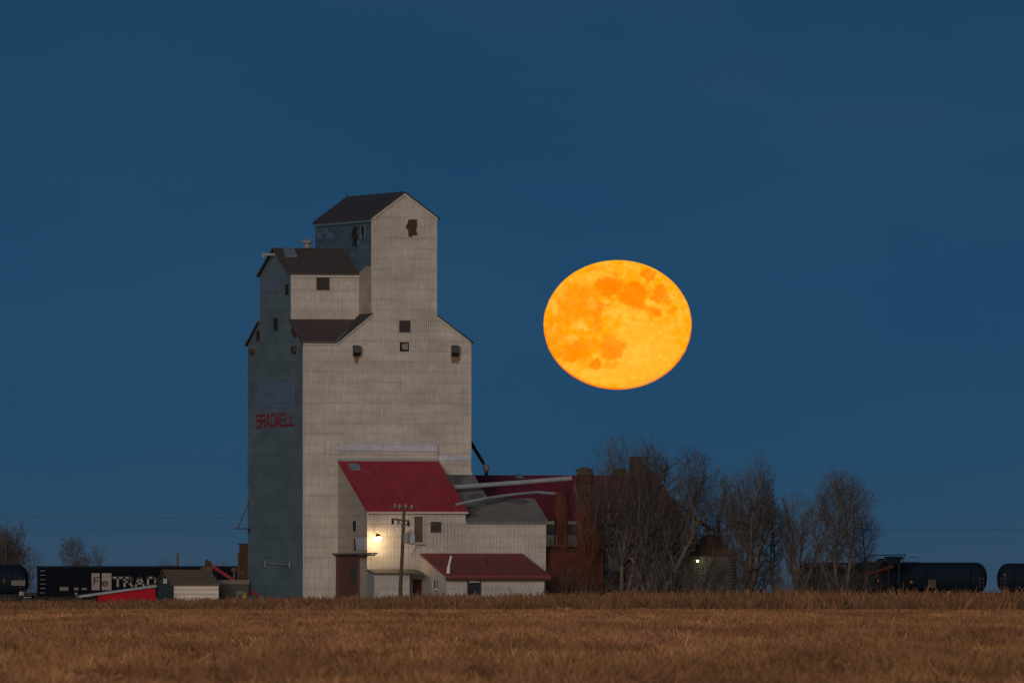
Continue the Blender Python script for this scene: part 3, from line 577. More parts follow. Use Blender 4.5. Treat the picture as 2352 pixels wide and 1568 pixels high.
# ================================================================== train
YT = 42.0; ST = FPX/(D0+YT)
def tankcar(px0, px1, ytop, label, extra=()):
    x0, x1 = wx(px0, YT), wx(px1, YT); zt = wz(ytop, YT); r = 1.5; zc = zt-r
    t = thing('tank_car', label, 'railway tank car', ((x0+x1)/2, YT, 0), 'black tank cars of the train')
    mb = MB(); l = x1-x0
    mb.lathe((x0, YT, zc), [(.3, 0), (r*.55, .12), (r*.82, .38), (r*.96, .72), (r, 1.1), (r, l-1.1), (r*.96, l-.72), (r*.82, l-.38), (r*.55, l-.12), (.3, l)], 32, axis='x'); mb.build('tank', M['tank'], t, True)
    mb = MB(); mb.box(x0+.1, x1-.1, YT-.9, YT+.9, .95, 1.25); mb.box(x0-.5, x0+.1, YT-.15, YT+.15, .85, 1.15); mb.box(x1-.1, x1+.5, YT-.15, YT+.15, .85, 1.15); mb.build('underframe', M['black'], t)
    for xx in (x0+2.0, x1-2.0):
        b_ = MB(); b_.box(xx-1.2, xx+1.2, YT-1.15, YT-1.0, .45, .75); bo = b_.build('bogie', M['black'], t)
        for dx in (-.9, .9):
            w_ = MB(); w_.lathe((0, 0, 0), [], 4) if False else None
            w_ = MB(); w_.tube((xx+dx, YT-.85, .46), (xx+dx, YT-.72, .46), .46, .46, 20); w_.build('wheel', M['black'], bo)
    mb = MB(); xm = (x0+x1)/2; mb.lathe((xm, YT, zt-.08), [(.55, 0), (.55, .38), (.2, .5)], 14); mb.build('dome', M['tank'], t)
    mb = MB()
    for s_ in (-1, 1):
        mb.tube((xm+s_*1.1, YT-1.2, zt-.6), (xm+s_*1.1, YT-1.2, zt+.35), .03, .03, 5)
    mb.tube((xm-1.1, YT-1.2, zt+.35), (xm+1.1, YT-1.2, zt+.35), .03, .03, 5)
    for s_ in (-.25, .25): mb.tube((xm+s_, YT-1.56, 1.1), (xm+s_, YT-1.25, zt-.3), .03, .03, 5)
    mb.build('ladder', M['black'], t)
    mb = MB(); mb.box(xm-2.6, xm+2.6, YT-.5, YT+.5, zt+.02, zt+.07)
    for q_ in (-2.5, -1.6, 1.6, 2.5): mb.tube((xm+q_, YT-.5, zt+.05), (xm+q_, YT-.5, zt+.5), .025, .025, 5)
    for q_ in (-1, 1): mb.tube((xm+q_*1.6, YT-.5, zt+.5), (xm+q_*2.5, YT-.5, zt+.5), .025, .025, 5)
    mb.build('walkway', M['black'], t)
    for q_ in (x0+1.6, x0+l*.32, x0+l*.68, x1-1.6):
        bd = MB(); bd.lathe((q_-.06, YT, zc), [(r*1.004, 0), (r*1.012, .02), (r*1.012, .10), (r*1.004, .12)], 32, axis='x'); bd.build('tank_band', M['car'], t)
    for q_ in (x0+.55, x1-.55):
        mb = MB()
        for k in range(5): mb.tube((q_-.2, YT-1.45, 1.2+k*.38), (q_+.2, YT-1.45, 1.2+k*.38), .03, .03, 4)
        mb.tube((q_-.2, YT-1.45, 1.1), (q_-.2, YT-1.45, 2.9), .03, .03, 4); mb.tube((q_+.2, YT-1.45, 1.1), (q_+.2, YT-1.45, 2.9), .03, .03, 4); mb.build('end_ladder', M['wagon'], t)
    for (a, b, c, d, m_) in extra:
        mb = MB(); yy = YT-1.56; mb.box(wx(a, yy), wx(b, yy), yy, yy+.05, wz(d, yy), wz(c, yy)); mb.build('marking', M[m_], t)
    return t
tankcar(1830, 2267, 1291, 'black tank car standing right of the bare trees', [(2090, 2096, 1333, 1339, 'orange'), (2131, 2150, 1330, 1350, 'wagon'), (2015, 2019, 1330, 1336, 'orange')])
tankcar(2290, 2700, 1293, 'black tank car cut off by the right edge', [(2363, 2366, 1338, 1344, 'orange'), (2304, 2312, 1316, 1322, 'wagon')])
tankcar(-360, 66, 1296, 'black tank car at the left edge', [(26, 58, 1332, 1344, 'wagon_rim'), (6, 12, 1328, 1340, 'darkbrown'), (44, 54, 1358, 1367, 'steel'), (54, 72, 1370, 1372, 'steel')])
x0, x1 = wx(86, YT), wx(700, YT)
fc = thing('freight_car', 'long black freight car with pale TRAD lettering', 'freight car', ((x0+x1)/2, YT, 0))
zt = wz(1300, YT)
mb = MB(); mb.box(x0, x1, YT-1.5, YT+1.5, 1.15, zt); mb.build('body', M['car'], fc)
for k in range(24):
    xx = x0+.5+k*(x1-x0-1)/23
    if k < 16: MB().box(xx-.06, xx+.06, YT-1.58, YT-1.502, 1.2, zt-.15).build('side_rib', M['car'], fc)
mb = MB(); mb.box(x0-.08, x1, YT-1.62, YT-1.504, zt-.16, zt+.04); mb.build('top_rail', M['tank'], fc)
mb = MB(); mb.box(x0, x1, YT-1.0, YT+1.0, .8, 1.14); mb.box(x0-.6, x0, YT-.15, YT+.15, .8, 1.1); mb.build('underframe', M['black'], fc)
for xx in (x0+2, x0+10.5):
    bo = MB().box(xx-1.2, xx+1.2, YT-1.15, YT-1.0, .45, .75).build('bogie', M['black'], fc)
    for dx in (-.9, .9): MB().tube((xx+dx, YT-.85, .46), (xx+dx, YT-.72, .46), .46, .46, 20).build('wheel', M['black'], bo)
mb = MB()
for k in range(6): mb.tube((x0+.3, YT-1.6, 1.4+k*.42), (x0+.8, YT-1.6, 1.4+k*.42), .03, .03, 4)
mb.build('ladder', M['steel'], fc)
yy = YT-1.66
for (a, b, ch) in ((210.5, 229, 'F'), (234, 256, 'e')):
    o_ = MB().box(wx(a, yy), wx(b, yy), yy, yy+.06, wz(1354.5, yy), wz(1315.5, yy)).build('sign_panel', M['sign'], fc)
    mb = MB(); w_, h_ = wx(b, yy)-wx(a, yy), wz(1315.5, yy)-wz(1354.5, yy)
    fx, fz = (.30, .36) if ch == 'F' else (.05, .24)
    for q in strokes(ch, lambda i, x, y: (wx(a, yy)+w_*(fx+x/4*.62), wz(1354.5, yy)+h_*(fz+y/7*.38)), .10): mb.slab([(p.x, yy-.02, p.y) for p in q], (0, .015, 0))
    mb.build('sign_letter', M['car'], o_)
mb = MB(); cells = [(263, 278), (286, 303), (312, 330), (340, 357)]
for q in strokes('TRAD', lambda i, x, y: (wx(cells[i][0]+(cells[i][1]-cells[i][0])*x/4, yy), wz(1345-19*y/7, yy)), .21): mb.slab([(p.x, yy-.02, p.y) for p in q], (0, .06, 0))
a = pt(366, 1338, yy); mb.box(a[0]-.06, a[0]+.06, yy-.02, yy+.04, a[2]-.06, a[2]+.06)
mb.build('lettering', M['sign'], fc)
for (a, b, c, d) in ((137, 157, 1347, 1356), (170, 180, 1348, 1355), (188, 200, 1349, 1354), (171, 178, 1360, 1366)):
    MB().box(wx(a, yy), wx(b, yy), yy, yy+.06, wz(d, yy), wz(c, yy)).build('marking', M['wagon_rim'], fc)
# loading hopper over the track on the right, with its bar, and the rusty stack at the left
yh = YT-4
lh = thing('loading_hopper', 'dark loading hopper with long flat bar above the tank car', 'hopper', (wx(2053, yh), yh, 0))
mb = MB(); xa, zb1, zt1 = wx(2053, yh), wz(1294, yh), wz(1277, yh)
n = [(-.55, zb1), (.45, zb1), (.95, zt1), (-1.0, zt1)]
mb.slab([(xa+p[0], yh-.7, p[1]) for p in n], (0, 1.4, 0)); mb.build('hopper_bowl', M['tank'], lh)
mb = MB(); mb.tube(pt(1990, 1275, yh), pt(2082, 1273, yh), .05, .05, 6); mb.tube(pt(2078, 1273, yh), pt(2076, 1285, yh), .04, .04, 5); mb.build('top_bar', M['tank'], lh)
mb = MB(); mb.lathe((wx(2023, yh), yh, wz(1296, yh)), [(.5, 0), (.5, .35), (.2, .6)], 12); mb.build('hatch', M['tank'], lh)
mb = MB(); mb.box(xa-.6, xa-.45, yh-.6, yh-.45, 0, zb1+.2); mb.box(xa+.4, xa+.55, yh-.6, yh-.45, 0, zb1+.2); mb.build('leg', M['black'], lh)
yo = 30.0
mb = MB(); mb.tube(pt(1935, 1338, yo), pt(2052, 1300, yo), .22, .20, 10); mb.tube(pt(1990, 1322, yo), (wx(1985, yo), yo, 0), .06, .06, 6); mb.tube(pt(2020, 1310, yo), (wx(2030, yo), yo, 0), .06, .06, 6)
tag(mb.build('conveyor', M['rust']), 'rusty orange conveyor tube slanting up in front of the tank car', 'conveyor')
ys = 27.0
st = thing('rusty_stack', 'tall dark rusty bin tower just left of the elevator', 'bin tower', (wx(560, ys), ys, 0))
mb = MB(); mb.box(wx(550, ys), wx(585, ys), ys-1, ys+1, 0, wz(1250, ys)); mb.build('tower', M['rustdark'], st)
mb = MB(); mb.box(wx(546, ys), wx(550, ys)-.02, ys-.8, ys+.8, 0, wz(1268, ys)); mb.build('side_duct', M['wood'], st)
mb = MB(); mb.box(wx(547, ys), wx(586, ys), ys-1.1, ys+1.1, wz(1250, ys)+.01, wz(1247.5, ys)); mb.build('cap', M['black'], st)

# ================================================================== small buildings at the left
fr = Frame(400, -14)
ws = thing('small_shed', 'small white corrugated shed with sagging brown roof', 'shed', fr.P(0, 0, 0))
u1 = fr.U(501); z1 = fr.Z(1341, 0, 0); dm = fr.V(380, 0); dd = 2*dm*.95; zr = fr.Z(1310, 0, dm)
MB(fr).poly([(0, 0, 0), (u1, 0, 0), (u1, 0, z1), (0, 0, z1)]).build('front_wall', M['whitecorr'], ws)
MB(fr).poly([(0, dd, 0), (0, 0, 0), (0, 0, z1), (0, dm, zr), (0, dd, z1)]).build('gable_wall', M['teal'], ws)
mb = MB(fr); mb.poly([(u1, 0, 0), (u1, dd, 0), (u1, dd, z1), (u1, dm, zr), (u1, 0, z1)]); mb.poly([(0, dd, 0), (0, dd, z1), (u1, dd, z1), (u1, dd, 0)]); mb.build('rear_wall', M['teal'], ws)
roof_slab(fr, [(-.25, -.2, z1+.0), (u1+.1, -.2, z1+.0), (u1+.05, dm, zr+.1), (-.3, dm, zr+.12)], .12).build('roof', M['old_roof'], ws)
roof_slab(fr, [(-.3, dm, zr+.12), (u1+.05, dm, zr+.1), (u1+.1, dd+.2, z1+.0), (-.25, dd+.2, z1+.0)], .12).build('roof', M['old_roof'], ws)
face_poly(ws, fr, 'l', 0, [(371, 1325), (382, 1309), (385, 1326)], 'gable_board', M['leafbrown'], .05)
face_poly(ws, fr, 'l', 0, [(376, 1328), (383, 1328), (383, 1339), (376, 1339)], 'gable_notice', M['white'], .05)
c = fr.onf(474, 1306, dm); MB(fr).box(c[0]-.5, c[0]+.5, dm-.3, dm+.3, zr-.1, zr+.38).build('roof_box', M['wood_door'], ws)
mb = MB(fr); mb.box(-.03, .08, -.05, .03, 0, z1-.1); mb.box(u1-.08, u1+.03, -.05, .03, 0, z1-.1); mb.build('corner_trim', M['whitecorr'], ws)

fr = Frame(225, -24, 6)
rd = thing('red_lean_to', 'bright red low shed with slanting grey-blue roof in the weeds', 'shed', fr.P(0, 0, 0))
u1 = fr.U(357.5); za, zb_ = fr.Z(1366, 0, 0), fr.Z(1348, 0, 0)
MB(fr).poly([(0, 0, 0), (u1, 0, 0), (u1, 0, zb_), (0, 0, za)]).build('front_wall', M['redwall'], rd)
mb = MB(fr); mb.poly([(0, 3.5, 0), (0, 0, 0), (0, 0, za), (0, 3.5, za)]); mb.poly([(u1, 0, 0), (u1, 3.5, 0), (u1, 3.5, zb_), (u1, 0, zb_)]); mb.poly([(0, 3.5, 0), (0, 3.5, za), (u1, 3.5, zb_), (u1, 3.5, 0)]); mb.build('rear_wall', M['redwall'], rd)
ul = fr.U(182); zl = za-(zb_-za)/u1*(-ul)
roof_slab(fr, [(ul, -.25, zl+.2), (u1+.05, -.25, zb_+.22), (u1+.05, 3.7, zb_+.22), (ul, 3.7, zl+.2)], .2).build('roof', M['greyblue'], rd)
mb = MB(fr)
for k in range(4): mb.box(ul+.3, -.02, 1.0, 1.1, .15+k*.3, .36+k*.3)
mb.box(ul+.35, ul+.5, 1.12, 1.25, 0, zl); mb.build('board_rails', M['wood'], rd)

fr = Frame(503, -6, 8)
wg = thing('grain_wagon', 'dark grey steel grain wagon box between shed and elevator', 'wagon', fr.P(0, 0, 0))
u1 = fr.U(571); zt = fr.Z(1331, 0, 0); zm = fr.Z(1341, 0, 0)
mb = MB(fr); mb.box(0, u1, 0, 2.2, .75, zm); mb.build('box', M['wagon'], wg)
mb = MB(fr); mb.box(-.06, u1+.08, -.08, 2.28, zm+.003, zt); mb.build('rim', M['wagon_rim'], wg)
mb = MB(fr); mb.box(u1+.003, u1+.28, .1, 2.0, .75, zt-.1); mb.build('tailgate', M['black'], wg)
for uu in (.55, u1-.6):
    mb = MB(fr); mb.tube((uu, -.12, .42), (uu, .1, .42), .42, .42, 18); w_ = mb.build('wheel', M['black'], wg)
    MB(fr).tube((uu, -.14, .42), (uu, -.125, .42), .2, .2, 12).build('hub', M['wagon_rim'], w_)
for k in range(4): MB(fr).box(.3+k*.68, .36+k*.68, -.05, -.003, .8, zm-.02).build('stake', M['wagon'], wg)
ya = 8.0
ag = thing('grain_auger', 'long red grain auger slanting down behind the grey wagon', 'auger', (wx(535, ya), ya, 0))
mb = MB(); mb.tube(pt(480, 1295, ya), pt(594, 1369, ya), .16, .16, 10); mb.build('tube', M['redpaint'], ag)
mb = MB(); c = pt(478, 1293, ya); mb.box(c[0]-.30, c[0]+.28, ya-.3, ya+.3, c[2]-.35, c[2]+.22); mb.box(c[0]-.2, c[0]+.05, ya-.2, ya+.2, c[2]+.22, c[2]+.34); mb.build('head', M['rustdark'], ag)
mb = MB(); mb.tube(pt(496, 1306, ya), (wx(500, ya), ya-.5, 0), .05, .05, 6); mb.tube(pt(496, 1306, ya), (wx(507, ya), ya+.6, 0), .05, .05, 6); mb.build('prop', M['black'], ag)
yk = -12.0
for (px, y0, w_, m_, lab) in ((562, 1362, .11, 'yellow', 'yellow post beside the grey wagon'), (545.5, 1374, .14, 'orange', 'short orange post below the wagon box')):
    mb = MB(); x = wx(px, yk); mb.tube((x, yk, 0), (x, yk, wz(y0, yk)), w_, w_, 10); mb.lathe((x, yk, wz(y0, yk)), [(w_, 0), (w_*.7, .06), (w_*.2, .09)], 10); tag(mb.build('guard_post', M[m_]), lab, 'post')
mb = MB(); x = wx(551, yk); mb.lathe((x-.38, yk, wz(1362, yk)), [(.1, 0), (.24, .06), (.26, .2), (.26, .6), (.24, .74), (.1, .8)], 16, axis='x')
ft = thing('fuel_tank', 'small olive fuel tank on legs before the grey wagon', 'fuel tank', (x, yk, 0)); mb.build('tank', M['olive'], ft)
mb = MB(); [mb.box(x+d-.04, x+d+.04, yk-.2, yk+.2, 0, wz(1362, yk)-.2) for d in (-.25, .25)]; mb.build('stand', M['steel'], ft)
mb = MB(); yq = 15.; mb.tube(pt(538, 1328, yq), pt(538, 1309, yq), .14, .14, 8); mb.tube(pt(538, 1308, yq), pt(562, 1318, yq), .08, .08, 8); mb.lathe(pt(538, 1308, yq), [(.28, -.15), (.3, .1), (.15, .22)], 12); mb.tube(pt(538, 1328, yq), (wx(538, yq), yq, 0), .07, .07, 6)
tag(mb.build('filler_spout', M['wood_door']), 'brown standpipe with bent arm above the wagon', 'standpipe')
mb = MB(); ypp = 900.; mb.tube((wx(407.5, ypp), ypp, 0), pt(407.5, 1270, ypp), .22, .18, 8); mb.tube(pt(405.8, 1274, ypp), pt(409.2, 1274, ypp), .1, .1, 5); tag(mb.build('utility_pole', M['bark']), 'distant lone pole standing beyond the freight car', 'utility pole')

# ================================================================== trees
def tubes(name, P0, P1, R0, R1, mat, parent, n=4):
    P0, P1, R0, R1 = (np.asarray(a, float) for a in (P0, P1, R0, R1))
    o0 = np.array(root_loc(parent)); P0 = P0-o0; P1 = P1-o0
    d = P1-P0; d /= np.maximum(np.linalg.norm(d, axis=1, keepdims=True), 1e-6)
    ref = np.where(np.abs(d[:, 2:3]) > .9, np.array([[1., 0, 0]]), np.array([[0, 0, 1.]])); q = np.cross(d, ref); q /= np.linalg.norm(q, axis=1, keepdims=True); w = np.cross(d, q)
    N = len(P0); V = np.empty((N, 2*n, 3))
    for i in range(n):
        t = 2*PI*i/n; e = q*math.cos(t)+w*math.sin(t)
        V[:, i] = P0+e*R0[:, None]; V[:, n+i] = P1+e*R1[:, None]
    base = (np.arange(N)*2*n)[:, None]; fs = []
    for i in range(n):
        j = (i+1) % n; fs.append(np.concatenate([base+i, base+j, base+n+j, base+n+i], 1))
    Fc = np.stack(fs, 1).reshape(-1, 4)
    return np_mesh(name, V.reshape(-1, 3), Fc, mat, parent)

def np_mesh(name, V, Fc, mat, parent=None, cols=None):
    me = bpy.data.meshes.new(name); k = Fc.shape[1]
    me.vertices.add(len(V)); me.vertices.foreach_set('co', V.astype(np.float32).ravel())
    me.loops.add(Fc.size); me.loops.foreach_set('vertex_index', Fc.astype(np.int32).ravel())
    me.polygons.add(len(Fc)); me.polygons.foreach_set('loop_start', (np.arange(len(Fc))*k).astype(np.int32))
    if cols is not None:
        at = me.color_attributes.new('Col', 'FLOAT_COLOR', 'POINT'); at.data.foreach_set('color', cols.astype(np.float32).ravel())
    me.update(calc_edges=True); me.materials.append(mat)
    o = bpy.data.objects.new(name, me); COL.objects.link(o)
    if parent: o.parent = parent
    return o

def tree(name, label, cat, px, y, pytop, wpx, pybase=1345, stems=1, dens=1.0, seed=1, group=None, bark='bark', r0=.0085, shape='vase', trunk_px=None, twigmat='twig', depth=.8, ang=(28, 56), spread=.10, tr=.0155, levels=4, up=.035, minl=.35):
    """recursive limbs that grow until they meet the crown outline"""
    R = random.Random(seed); s_ = FPX/(D0+y)
    zt, zb = wz(pytop, y), max(wz(pybase, y), .15); cx, rx = wx(px, y), wpx/2/s_; bx = wx(trunk_px if trunk_px is not None else px, y)
    t = thing(name, label, cat, (bx, y, 0), group)
    ph = [R.uniform(0, 6.3) for _ in range(4)]
    def inside(p):
        h = (p.z-zb)/(zt-zb)
        if h < 0: return abs(p.x-bx) < rx*.45
        if h > 1.02: return False
        if shape == 'round': e = math.sqrt(max(0, 1-((h-.52)/.5)**2))**.8
        elif shape == 'vase': e = .42+.58*(h/.68)**.7 if h < .68 else math.sqrt(max(0, 1-((h-.68)/.33)**2))
        else: e = .38+.62*(h/.5) if h < .5 else math.sqrt(max(0, 1-((h-.5)/.52)**2))
        a = math.atan2(p.y-y, p.x-cx); e *= 1+.13*math.sin(3*a+ph[0]+h*4)+.10*math.sin(h*13+ph[1]+a)
        k = (bx-cx)*(1-h)*.6
        return math.hypot(p.x-cx-k, (p.y-y)/depth) < rx*e
    TR, CR = [], []
    def branch(p, d, ln, r, lv):
        n = max(2, int(ln/(.45 if lv < 2 else .28 if lv == 2 else .22))); st = ln/n; pts = [(p.copy(), r)]
        for i in range(n):
            f = (i+1)/n; w = .05 if lv == 0 else .10 if lv < 3 else .16
            d = d+Vector((R.gauss(0, w), R.gauss(0, w), R.gauss(0, w)+up*(1 if lv else .3))); d.normalize(); q = p+d*st
            if not inside(q) and i > 0 and R.random() < (.9 if lv else .6): break
            rr = max(r*(1-.72*f), r0*.45)
            (TR if lv == 0 and rr > .05 else CR).append((tuple(p), tuple(q), pts[-1][1], rr)); pts.append((q.copy(), rr)); p = q
        if lv >= levels: return
        gap = (.50, .46, .40, .36, .34)[lv]/dens; m = max(1, int(len(pts)*st/gap)); lo = .16 if lv == 0 else .12
        az = R.uniform(0, 6.3)
        for k in range(m):
            f = lo+(1-lo)*(k+R.random())/m; u = f*(len(pts)-1); i = min(int(u), len(pts)-2); a, b = pts[i][0], pts[i+1][0]; c = a.lerp(b, u-i); rl = pts[i][1]
            ax = (b-a).normalized(); o1 = ax.orthogonal().normalized(); o2 = ax.cross(o1); az += 2.4+R.gauss(0, .5); an = math.radians(R.uniform(*ang))*(1 if lv < 2 else 1.15)
            dd = ax*math.cos(an)+(o1*math.cos(az)+o2*math.sin(az))*math.sin(an)
            l2 = (ln*(.75-.45*f) if lv == 0 else ln*(.72-.35*f))*R.uniform(.6, 1.15)
            if l2 < minl: l2 = minl*R.uniform(.7, 1.2)
            if lv == levels-1: l2 = min(l2, 1.1)
            branch(c, dd, l2, max(rl*R.uniform(.46, .70), r0*.8), lv+1)
    H = zt
    for i in range(stems):
        a = (i-(stems-1)/2)*spread+R.gauss(0, .03); ln = H*R.uniform(.86, 1.0) if i == stems//2 else H*R.uniform(.68, .95)
        branch(Vector((bx+a*.8, y+R.uniform(-.1, .1), 0)), Vector((a*1.3+(cx-bx)/H*.7, R.gauss(0, .06), 1)).normalized(), ln, H*tr*R.uniform(.8, 1.1), 0)
    for nm, L_, mt, n in (('trunk', TR, bark, 7), ('crown', CR, twigmat, 3)):
        if not L_: continue
        A = np.array([(*a, *b, c, d_) for a, b, c, d_ in L_]); tubes(nm, A[:, :3], A[:, 3:6], A[:, 6], A[:, 7], M[mt], t, n)
    return t
G1 = 'bare trees in front of the red barn'
def bt(lab, *a, **k): tree('bare_tree', lab, 'tree', *a, group=G1, **k)
bt('slim pale-barked bare tree before the capped cyclone', 1366, 0, 1046, 134, 1300, 2, .74, 11, bark='barkpale', trunk_px=1345, spread=.10)
bt('wide bare tree with forked grey trunks over the barn roof', 1432, 2, 992, 208, 1320, 4, .70, 12, bark='barkpale', trunk_px=1430, spread=.22, ang=(28, 52))
bt('tallest bare tree with dense twiggy dome above the barn end', 1532, 1, 990, 226, 1320, 4, .68, 13, bark='bark', trunk_px=1497, spread=.24, ang=(28, 54))
bt('leaning bare tree whose crown spreads right of the barn gable', 1604, 4, 1034, 156, 1310, 2, .92, 14, bark='barkred', trunk_px=1560)
bt('slender bare tree rising just right of the grain bin', 1654, 9, 1098, 100, 1320, 2, 1.0, 15, bark='barkred')
bt('straight-trunked upright bare tree in the middle of the gap right of the bin', 1716, 0, 1026, 166, 1330, 3, .92, 16, bark='barkpale', shape='oval', spread=.07)
bt('short bare tree between the straight-trunked tree and the narrow one', 1778, 5, 1150, 92, 1325, 2, 1.05, 17, bark='barkred')
bt('narrow upright bare tree of many thin stems', 1835, 2, 1126, 114, 1340, 4, .82, 18, bark='barkred', shape='oval', spread=.09, ang=(18, 36))
bt('rounded bare tree with forked base near the end of the row', 1928, -2, 1078, 170, 1330, 3, .90, 19, bark='bark', shape='oval', spread=.2)
bt('small thin bare tree, last and rightmost of the row', 1992, 3, 1182, 80, 1345, 2, 1.05, 20, bark='barkred')
bt('small bare tree just above the barn ridge left of the tall crowns', 1326, 33, 1052, 54, 1200, 1, .8, 21, bark='bark', shape='round')
shr = [(1240, -7, 1296, 46, 'twiggy bush against the office end'), (1302, -7, 1300, 70, 'dark brush below the shorter cyclone'), (1392, -6, 1318, 84, 'bare brush at the red shed corner'), (1462, -7, 1312, 90, 'thick brush under the barn wall'),
       (1542, -5, 1270, 90, 'dark brush left of the grain bin'), (1612, -6, 1285, 70, 'tangled brush before the grain bin wall'), (1678, -2, 1256, 90, 'dark brush hiding right side of the grain bin'), (1748, 2, 1268, 84, 'brush at the foot of the straight-trunked tree'),
       (1806, -1, 1290, 70, 'brush left of the narrow upright tree'), (1872, -3, 1290, 80, 'brush between the narrow and the rounded tree'), (1958, -6, 1306, 76, 'low brush below the orange conveyor'), (2020, -3, 1335, 52, 'last small brush before the tank car'),
       (1352, 0, 1250, 80, 'tall brush between the red shed and the barn corner'), (1525, 5, 1262, 90, 'tallest brush at the barn corner'), (1590, 3, 1222, 96, 'tall brush leaning across the grain bin roof'), (1700, 8, 1238, 100, 'tall brush behind the straight-trunked tree'), (1900, 8, 1262, 110, 'wide brush behind the rounded tree')]
for i, (px, y, yt, w_, lab) in enumerate(shr):
    tree('bare_shrub', lab, 'shrub', px, y, yt, w_*1.35, 1390, 6+int(w_/12), 1.1, 40+i, 'leafless brush along the buildings', 'barkred', shape='round', spread=.22, tr=.014, levels=3, minl=.5, ang=(22, 50))
for i, (px, yt, w_, lab) in enumerate(((1288, 1128, 60, 'tall reddish brush screening the shorter cyclone'), (1345, 1112, 64, 'reddish brush screening the capped cyclone'), (1318, 1256, 160, 'low reddish brush covering the red shed'))):
    tree('red_shrub', lab, 'shrub', px, -2-i*1.2, yt, w_, 1380, 6+i*2, 1.0, 90+i, 'reddish brush by the cyclones', 'barkred', twigmat='twig_red', shape='oval', spread=.06+.16*(i == 2), tr=.008, levels=3, ang=(18, 42), minl=.4)
tree('leafless_tree', 'dark dense tree cut by the left edge of the picture', 'tree', 4, 90, 1174, 138, 1345, 4, 1.25, 60, 'trees beyond the train', 'bark', r0=.014, spread=.25)
tree('leafless_tree', 'pale loose tree between tank car and freight car', 'tree', 72, 110, 1256, 66, 1375, 3, 1.15, 61, 'trees beyond the train', 'bark', r0=.014, spread=.2)
tree('leafless_tree', 'bushy tree showing above the left end of the freight car', 'tree', 168, 150, 1233, 78, 1375, 4, 1.35, 62, 'trees beyond the train', 'bark', r0=.018, spread=.3, shape='round')
tree('leafless_tree', 'lower tree right of the bushy one above the freight car', 'tree', 214, 160, 1254, 56, 1375, 3, 1.3, 63, 'trees beyond the train', 'bark', r0=.018, spread=.3, shape='round')
for i, (px, yt, w_) in enumerate(((328, 1286, 40), (375, 1282, 44), (395, 1290, 30), (510, 1282, 66))):
    tree('leafless_tree', ('faint low distant tree left of the lone pole', 'faint rounded distant tree beside the lone pole', 'smallest faint distant tree at the lone pole', 'wide faint distant tree above the auger')[i], 'tree', px, 1100, yt, w_, 1362, 5, 1.1, 70+i, 'trees beyond the train', 'bark', r0=.02, shape='round', spread=.35)

# ================================================================== ground and grasses
gm = NT('field_soil'); g = gm.obj()
a = gm.noise(gm.scale(g, .5, .03), 1, 4); b = gm.noise(g, 4.0, 4)
gm.out(gm.mix(gm.mapr(a, .35, .65, 0, 1), gm.mix(b, (.13, .07, .038), (.085, .05, .028)), (.16, .09, .045)))
mb = MB(); mb.poly([(-9000, -1600, 0), (9000, -1600, 0), (9000, 26000, 0), (-9000, 26000, 0)]); gr = mb.build('ground', gm.m); gr['kind'] = 'structure'
mb = MB(); mb.slab([(-400, YT-3.2, .004), (-400, YT-1.9, .1), (-400, YT+1.9, .1), (-400, YT+3.2, .004)], (800, 0, 0)); o = mb.build('rail_bed', M['wagon']); o['kind'] = 'structure'
mb = MB(); [mb.box(-400, 400, YT+d-.05, YT+d+.05, .104, .22) for d in (-.75, .75)]; o = mb.build('rails', M['rustdark']); o['kind'] = 'structure'

grass_m = NT('dry_grass'); ca = grass_m.n('ShaderNodeVertexColor', layer_name='Col'); grass_m.l(ca.outputs[0], grass_m.b.inputs['Base Color']); grass_m.b.inputs['Roughness'].default_value = .95
grass_m.b.inputs['Specular IOR Level'].default_value = .1
def vnoise(x, y, seed):
    r = np.random.default_rng(seed).uniform(0, 1, (256, 256)); xi, yi = np.floor(x).astype(int), np.floor(y).astype(int); fx, fy = x-xi, y-yi
    fx, fy = fx*fx*(3-2*fx), fy*fy*(3-2*fy); g_ = lambda i, j: r[i % 256, j % 256]
    return (g_(xi, yi)*(1-fx)+g_(xi+1, yi)*fx)*(1-fy)+(g_(xi, yi+1)*(1-fx)+g_(xi+1, yi+1)*fx)*fy
def blades(name, N, d0, d1, hfun, wfun, cfun, seed, lean=.35, xr=.037, clump=0):
    rng = np.random.default_rng(seed); d = rng.uniform(d0, d1, N); x = rng.uniform(-1, 1, N)*d*xr
    if clump:
        m = N//clump; cd = rng.uniform(d0, d1, m); cxx = rng.uniform(-1, 1, m)*cd*xr; k = rng.integers(0, m, N); d = cd[k]+rng.normal(0, .25, N); x = cxx[k]+rng.normal(0, .22, N)
    y = d-D0; h = hfun(x, d, rng); w = wfun(x, d, rng); an = rng.uniform(0, PI, N); lx, ly = rng.normal(0, lean, N)*h, rng.normal(0, lean, N)*h
    dx, dy = np.cos(an)*w/2, np.sin(an)*w/2; z0 = np.zeros(N)
    V = np.stack([np.stack([x-dx, y-dy, z0], 1), np.stack([x+dx, y+dy, z0], 1), np.stack([x+lx+dx*.35, y+ly, h], 1), np.stack([x+lx-dx*.35, y+ly, h*.97], 1)], 1)
    c = cfun(x, d, rng); C = np.repeat(np.concatenate([c, np.ones((N, 1))], 1)[:, None], 4, 1)
    o = np_mesh(name, V.reshape(-1, 3), np.arange(N*4).reshape(-1, 4), grass_m.m, None, C.reshape(-1, 4)); o['kind'] = 'stuff'; return o
def lerp(a, b, t): return np.array(a)[None]*(1-t[:, None])+np.array(b)[None]*t[:, None]
